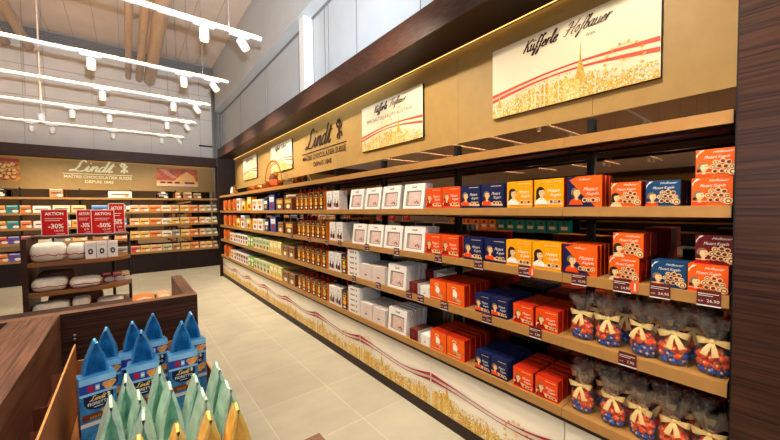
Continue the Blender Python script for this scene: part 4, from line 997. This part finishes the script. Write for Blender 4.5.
for k, (x, c) in enumerate(((-.23,'red'),(-.13,'rose'),(-.045,'beige'))):
    backbox(x-.045, x+.045, GZ[1], .11, c, '%s box standing at the curved end of the middle gondola shelf' % c, 'boxes at the curved end', y=5.46+.0*k, d=.1)
def offer(x, y, z, w, h, lines, label, tilt=0):
    g = empty('offer_sign', (x, y, z), tilt); tag(g, label, 'offer sign', 'red offer signs on the gondola')
    m = MB(); m.box(-.045, .045, -.03, .03, 0, .006, STEEL); m.tube([(0,.008,.005),(0,.008,.03 if z < 1.35 else .03)], .005, STEEL, 6); m.build('stand', g)
    m = MB(); m.box(-w/2, w/2, -.002, .003, .012, h, SIGNR); m.box(-w/2-.006, w/2+.006, -.001, .004, .006, h+.006, PAPER); c = m.build('sign_card', g)
    a = Art(-.0026); a.text(lines[0], 0, .80*h, .16*h, WINK, 0, width=.72*w, bold=.02)
    for q in range(2): a.rect(-.38*w, (.30-.1*q)*w, (.66-.07*q)*h, (.675-.07*q)*h, WINK, 0)
    a.text(lines[1], .04*w, .30*h, .24*h, WINK, 0, width=.60*w, bold=.02); a.text(lines[2], .14*w, .17*h, .10*h, WINK, 0, width=.34*w); a.rect(.05*w, .38*w, .08*h, .095*h, WINK, 0)
    a.build('sign_print', c)
offer(-.675, 5.49, 1.301, .215, .31, ('AKTION','-30%','10,99'), 'large red offer sign reading -30%, leftmost on the gondola top')
offer(-.43, 5.66, 1.301, .135, .305, ('AKTION','-30%','8,99'), 'narrow red offer sign partly hidden between the two large ones')
offer(-.245, 5.47, 1.301, .21, .30, ('AKTION','-50%','12,49'), 'large red offer sign reading -50%, in front on the gondola top')
offer(-.115, 5.72, 1.301, .155, .385, ('AKTION','-50%','9,99'), 'tallest red offer sign at the right end of the gondola top')

# ------------------------------------------------------------------ near walnut bin with cookie bags
ZB = 1.05
g = empty('walnut_bin_table', (0, 0, 0)); tag(g, 'long walnut bin table with partition boards around the cookie bags', 'display bin')
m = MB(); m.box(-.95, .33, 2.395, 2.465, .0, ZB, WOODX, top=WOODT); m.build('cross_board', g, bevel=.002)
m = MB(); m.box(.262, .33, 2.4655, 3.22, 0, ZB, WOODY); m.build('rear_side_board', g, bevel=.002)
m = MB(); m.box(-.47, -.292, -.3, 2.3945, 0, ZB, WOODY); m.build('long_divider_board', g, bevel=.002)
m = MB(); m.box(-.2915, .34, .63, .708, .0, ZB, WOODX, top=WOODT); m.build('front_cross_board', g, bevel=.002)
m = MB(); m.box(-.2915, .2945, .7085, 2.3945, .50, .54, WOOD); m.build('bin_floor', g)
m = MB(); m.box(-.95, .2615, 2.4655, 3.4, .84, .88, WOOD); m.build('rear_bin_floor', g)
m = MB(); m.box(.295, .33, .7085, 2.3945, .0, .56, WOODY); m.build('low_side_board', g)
m = MB(); m.tube([(-.24,2.392,.93),(-.24,2.3945,.93)], .006, STEEL, 8); m.tube([(-.24,2.392,.91),(-.24,2.3945,.91)], .006, STEEL, 8); m.build('screw_heads', g)
# orange packs lying in the rear bin
for k, (x, w, c, t) in enumerate(((.075,.14,'orange','orange pack lying in the rear bin beside the side board'),(.20,.09,'peach','pale pack lying next to the orange one in the rear bin'))):
    m = cushion(w, .26, .062, BCM[c]); o = m.build('sweet_pack', None, (x, 2.98, .8805)); tag(o, t, 'sweet pack'); b = MB(); b.tube([(-w*.3,.03,.056),(0,.05,.060),(w*.3,.03,.056)], .006, BCM['white'], 6); b.build('pack_print', o)
# cardboard tray holding the bags
g = empty('cardboard_tray', (0, 0, .541)); tag(g, 'tall brown cardboard display tray holding the blue and green bags', 'cardboard tray')
m = MB(); m.box(-.210, -.204, .80, 2.06, 0, .437, CARD, top=CARDE); m.build('side_wall', g)
m = MB(); m.box(.279, .285, .80, 2.06, 0, .30, CARD, top=CARDE); m.build('side_wall', g)
m = MB(); m.box(-.2035, .2785, 2.054, 2.06, 0, .36, CARD, top=CARDE); m.build('rear_wall', g)
m = MB(); m.box(-.2035, .2785, .80, 2.0535, 0, .006, CARD); m.build('tray_floor', g)
for k, (x0, x1, y0, y1, h, t, mt) in enumerate(((-.286,-.226,1.30,1.62,.24,'reddish open cardboard box wedged between tray and long board',CARDD),(-.286,-.228,1.70,2.05,.27,'dark cardboard box behind the reddish one beside the long board',CARDD))):
    m = MB(); m.box(x0, x1, y0, y1, 0, h*.9, mt); o = m.build('cardboard_box', None, (0,0,.541)); tag(o, t, 'cardboard box')
    for ya, sg, up in ((y0, -1, .10), (y1, 1, .07)):
        f = MB(); f.add([(x0,ya,h*.9),(x1,ya,h*.9),(x1,ya+sg*.02,h*.9+up),(x0,ya+sg*.02,h*.9+up)], [(0,1,2,3)], mt)
        q = f.build('flap', o); sm = q.modifiers.new('thickness', 'SOLIDIFY'); sm.thickness = .003

def gable_bag(w, d, hb, hg, outer, inner, seed, gw=.062, set0=.012, band=.010, zg=0):
    """side-folded pouch: a body, shoulders, and a tall narrow gable whose ends fold inwards"""
    R = random.Random(seed); m = MB(); j = lambda q: R.uniform(-q, q)
    d0, d1 = set0, d-.004; h0 = hb-zg
    vs = [(-w/2*.97,0,0),(w/2*.97,0,0),(w/2*.97,d,0),(-w/2*.97,d,0),(-w/2,0,hb),(w/2,0,hb),(w/2,d,h0),(-w/2,d,h0)]
    m.add(vs, [(0,1,5,4),(1,2,6,5),(2,3,7,6),(3,0,4,7),(3,2,1,0),(4,5,6,7)], outer)
    n = 8; q_ = 7; lean = j(.006)
    def half(t): return gw/2*(1-t**1.6)*(1+.10*math.sin(PI*t))+.0035
    for sx in (-1, 1):
        g_ = []
        for i in range(n+1):
            t = i/n
            for q in range(q_):
                y = d0+(d1-d0)*q/(q_-1); crease = .0030*math.sin(9*t+5*q+seed)+j(.0012)
                g_.append((sx*(half(t)+crease*(0 if q == 0 else 1)*(1-t))+lean*t, y+.010*t*(1-2*q/(q_-1)), h0-.004+(hg+.004)*t+(.006*math.sin(1.3*q+seed)*t if q else 0)))
        fs = [(i*q_+q, i*q_+q+1, (i+1)*q_+q+1, (i+1)*q_+q) for i in range(n) for q in range(q_-1)]
        m.add(g_, fs if sx > 0 else [tuple(reversed(f)) for f in fs], outer, True)
    top = [(sx*.0035+lean, d0+(d1-d0)*q/(q_-1)+.010*(1-2*q/(q_-1)), h0+hg+(.006*math.sin(1.3*q+seed) if q else 0)+.0005) for sx in (-1, 1) for q in range(q_)]
    m.add(top, [(q, q_+q, q_+q+1, q+1) for q in range(q_-1)], outer, True)
    gus = MB()
    for y0, yd in ((d0, 1), (d1, -1)):
        O = []; I = []
        for sx in (-1, 1):
            for i in range(n+1):
                t = i/n; O.append((sx*half(t)+lean*t, y0+.010*t*yd, h0-.004+(hg+.004)*t))
                t2 = t*.90; I.append((sx*max(.0005, half(t2)-band*(1-.35*t))+lean*t2, y0+(.004+.010*t2)*yd, h0-.004+(hg+.004)*t2))
        m.add(O+I, [(o+i, o+i+1, 2*n+2+o+i+1, 2*n+2+o+i) for o in (0, n+1) for i in range(n)], outer, True)
        G = [(lean*i/n*.9, y0+((d1-d0)*.40*(1-i/n)**.8+.012)*yd, h0-.004+(hg+.004)*.9*i/n) for i in range(n+1)]
        for o in (0, n+1): gus.add(I[o:o+n+1]+G, [(i, i+1, n+1+i+1, n+1+i) for i in range(n)], inner, True)
    return m, gus
def art_cookie(a, w, h):
    a.rect(-w/2, w/2, h-.024, h-.001, BAGSKY, 1); a.rect(-w/2, w/2, h-.055, h-.024, BAGNV, 1)
    a.disc(-.20*w, h-.040, .010, RED, 2, .012); a.rect(-.08*w, .04*w, h-.050, h-.030, BAGSKY, 2); a.disc(-.02*w, h-.040, .005, WINK, 3)
    for px, pz in ((.22,.036),(.32,.042),(.38,.034),(.28,.047)): a.disc(px*w, h-pz, .012, COOKIE, 3, .009)
    a.disc(0, h-.085, .40*w, BAGNK, 2, .032, 24); a.rect(-.40*w, .40*w, h-.086, h-.064, BAGNK, 2)
    a.rect(-w/2, w/2, h-.064, h-.055, BAGSKY, 2)
    a.script('Lindt', -.02*w, h-.083, .0085, GOLDP2, 4, .4, .26, 1.2); emblem(a, .27*w, h-.078, .008, GOLDL, 4)
    a.text('FIORETTO', 0, h-.100, .0155, WINK, 4, width=.60*w, bold=.01); a.rect(-.14*w, .12*w, h-.108, h-.106, WINK, 4)
    a.rect(-.46*w, .42*w, h-.150, h-.128, CHOC, 2)
    for px, pz in ((.16,.128),(.26,.122),(.34,.130),(.24,.138),(.38,.120)): a.disc(px*w, h-pz, .010, COOKIE, 3, .010)
    a.rect(-w/2, w/2, h-.172, h-.158, PAPERE, 2)
    a.text('KEKSE', -.1*w, h-.146, .011, COOKIE, 3, width=.3*w)
HB = .30
bl = [gable_bag(.100, .115, HB, .120, BAGBL, BAGBD, s, gw=.064, set0=.045, band=.007, zg=.020) for s in range(3)]
BLP = []
for mb, gu in bl:
    a = Art(-.0008); art_cookie(a, .100, HB); BLP.append(Proto('cookie_bag', mb, [('gusset_fold', gu), ('front_label', a)]))
zb = .549
spots = [(-.101,1.555,.150,'front left blue bag with round navy label'),(.028,1.555,.152,'front middle blue bag half hidden by green bags'),(.158,1.555,.158,'front right blue bag beside the low cardboard edge'),
         (-.090,1.69,.150,'blue bag directly behind the front left one'),(.006,1.72,.150,'blue bag behind the front middle one, slightly left'),(.075,1.80,.150,'blue bag standing behind between the middle and right ones'),(.212,1.70,.150,'blue bag at the right end of the rear row')]
for k, (x, y, dz, t) in enumerate(spots):
    BLP[k % 3].put((x, y, zb+dz), (.16 if k == 0 else random.uniform(-.04,.04)), t, 'cookie bag', 'blue cookie bags in the cardboard tray')
m = MB(); m.box(-.047, .047, 0, .11, 0, .148, BAGBL); a = Art(-.0008)
a.rect(-.047, .047, .0, .012, PAPERE, 1); a.rect(-.044, .042, .025, .048, CHOC, 1); a.disc(0, .098, .040, BAGNK, 2, .034, 24); a.script('Lindt', 0, .100, .0085, GOLDP2, 3, .4, .26, 1.2); a.text('FIORETTO', 0, .080, .0155, WINK, 3, width=.056, bold=.01)
for px, pz in ((.016,.045),(.026,.052),(.034,.043),(.024,.036)): a.disc(px, pz, .010, COOKIE, 3)
low = Proto('cookie_bag', m, [('front_label', a)])
for k, (x, t) in enumerate(((-.098,'lower blue bag below the front left one, showing half its label'),(.030,'lower blue bag glimpsed between the green bags'),(.160,'lower blue bag below the front right one'))):
    low.put((x, 1.535, zb), 0, t, 'cookie bag', 'blue cookie bags in the cardboard tray')
# stacks beneath keep the bags up: packed cartons inside the tray
m = MB(); m.box(-.20, .275, 1.660, 2.05, .5475, .6985, CARD); tag(m.build('cardboard_riser', None), 'plain cardboard riser block under the rear blue bags in the tray', 'cardboard box')
GH = .308
gr = [gable_bag(.068, .112, GH, .165, BAGGR, BAGGD, 20+s, gw=.062, set0=.004, band=.013) for s in range(4)]
GRP = [Proto('cookie_bag', mb, [('gusset_fold', gu)]) for mb, gu in gr]
yl = [gable_bag(.066, .085, .32, .15, BAGYL, BAGYL, 40+s, gw=.060, set0=.004, band=.012) for s in range(2)]
YLP = [Proto('cookie_bag', mb, [('gusset_fold', gu)]) for mb, gu in yl]
gspots = [(-.058,1.205,.0,'green bag at the left end of the middle green row'),(.016,1.20,.0,'green bag second from the left in the middle green row'),(.086,1.205,.0,'green bag third from the left in the middle green row'),(.155,1.205,.0,'green bag fourth from the left in the middle green row'),(.225,1.225,.01,'green bag at the right end of the middle green row'),
          (-.020,1.325,.012,'left green bag of the rear green row'),(.062,1.325,.012,'right green bag of the rear green row'),
          (.010,1.075,.0,'left green bag of the nearest green row'),(.160,1.075,.0,'middle green bag of the nearest green row'),(.240,1.09,.0,'right green bag of the nearest green row, over the aisle side')]
for k, (x, y, dz, t) in enumerate(gspots):
    GRP[k % 4].put((x, y, zb-.0+dz), random.uniform(-.06,.06), t, 'cookie bag', 'green cookie bags in the cardboard tray')
for k, (x, t) in enumerate(((.005,'yellow bag, first from the left in the nearest row'),(.084,'yellow bag, second from the left in the nearest row'),(.156,'yellow bag, third from the left in the nearest row'),(.226,'yellow bag, rightmost in the nearest row'))):
    YLP[k % 2].put((x, .955, zb+.006), 0, t, 'cookie bag', 'yellow cookie bags in the cardboard tray')

# ------------------------------------------------------------------ light
def lamp(kind, name, loc, energy, color, **kw):
    l = bpy.data.lights.new(name, kind); l.energy = energy; l.color = color
    for k, v in kw.items(): setattr(l, k, v)
    o = bpy.data.objects.new(name, l); COL.objects.link(o); o.location = loc; return o
# further tracks over the part of the shop behind the camera
for y in (.62, -.8, -2.2):
    for x in (.9, .45, -1.0, -3.2): 
        o = lamp('SPOT', 'spot_lamp', (x+(.1 if x > 0 else 0), y, 3.2), LP, (1,.86,.68), spot_size=R_(105), spot_blend=.8, shadow_soft_size=.05)
        aim(o, (.62 if x > .5 else .25 if x > 0 else 0, 0, -1))
# the photographer's flash, on top of the camera, zoomed towards the ceiling of the far corner
o = lamp('SPOT', 'camera_flash', (.03, .0, 1.78), 2300, (.80,.90,1), spot_size=R_(84), spot_blend=.55, shadow_soft_size=.02)
aim(o, (.05, 1, .85))
o = lamp('SPOT', 'camera_flash_spill', (.03, .0, 1.80), 26, (.92,.96,1), spot_size=R_(150), spot_blend=.6, shadow_soft_size=.03)
aim(o, (.70, .71, -.25))
w = bpy.data.worlds.new('daylight'); SC.world = w; w.use_nodes = True
bg = w.node_tree.nodes['Background']; sk = w.node_tree.nodes.new('ShaderNodeTexSky'); sk.sky_type = 'NISHITA'; sk.sun_disc = False; sk.sun_elevation = .7
w.node_tree.links.new(sk.outputs[0], bg.inputs[0]); bg.inputs[1].default_value = .55

# ------------------------------------------------------------------ camera
f_, yaw, pitch, roll = 330.2, .6709, -.0347, -.0118
cy, sy, cp, sp = math.cos(yaw), math.sin(yaw), math.cos(pitch), math.sin(pitch)
F = Vector((sy*cp, cy*cp, sp)); r0 = Vector((cy, -sy, 0)); u0 = r0.cross(F)
r = r0*math.cos(roll)+u0*math.sin(roll); u = -r0*math.sin(roll)+u0*math.cos(roll)
cd = bpy.data.cameras.new('camera'); cd.sensor_width = 36; cd.lens = f_/780*36; cd.clip_start = .02
co = bpy.data.objects.new('camera', cd); COL.objects.link(co)
M = Matrix((r, u, -F)).transposed().to_4x4(); M.translation = Vector((0, 0, H_EYE)); co.matrix_world = M
SC.camera = co
vs = SC.view_settings; vs.view_transform = 'Standard'; vs.look = 'None'; vs.gamma = 1; vs.exposure = 0; vs.use_curve_mapping = False
SC.cycles.transparent_max_bounces = 24; SC.cycles.max_bounces = 8; SC.cycles.use_denoising = True; SC.cycles.sample_clamp_indirect = 6
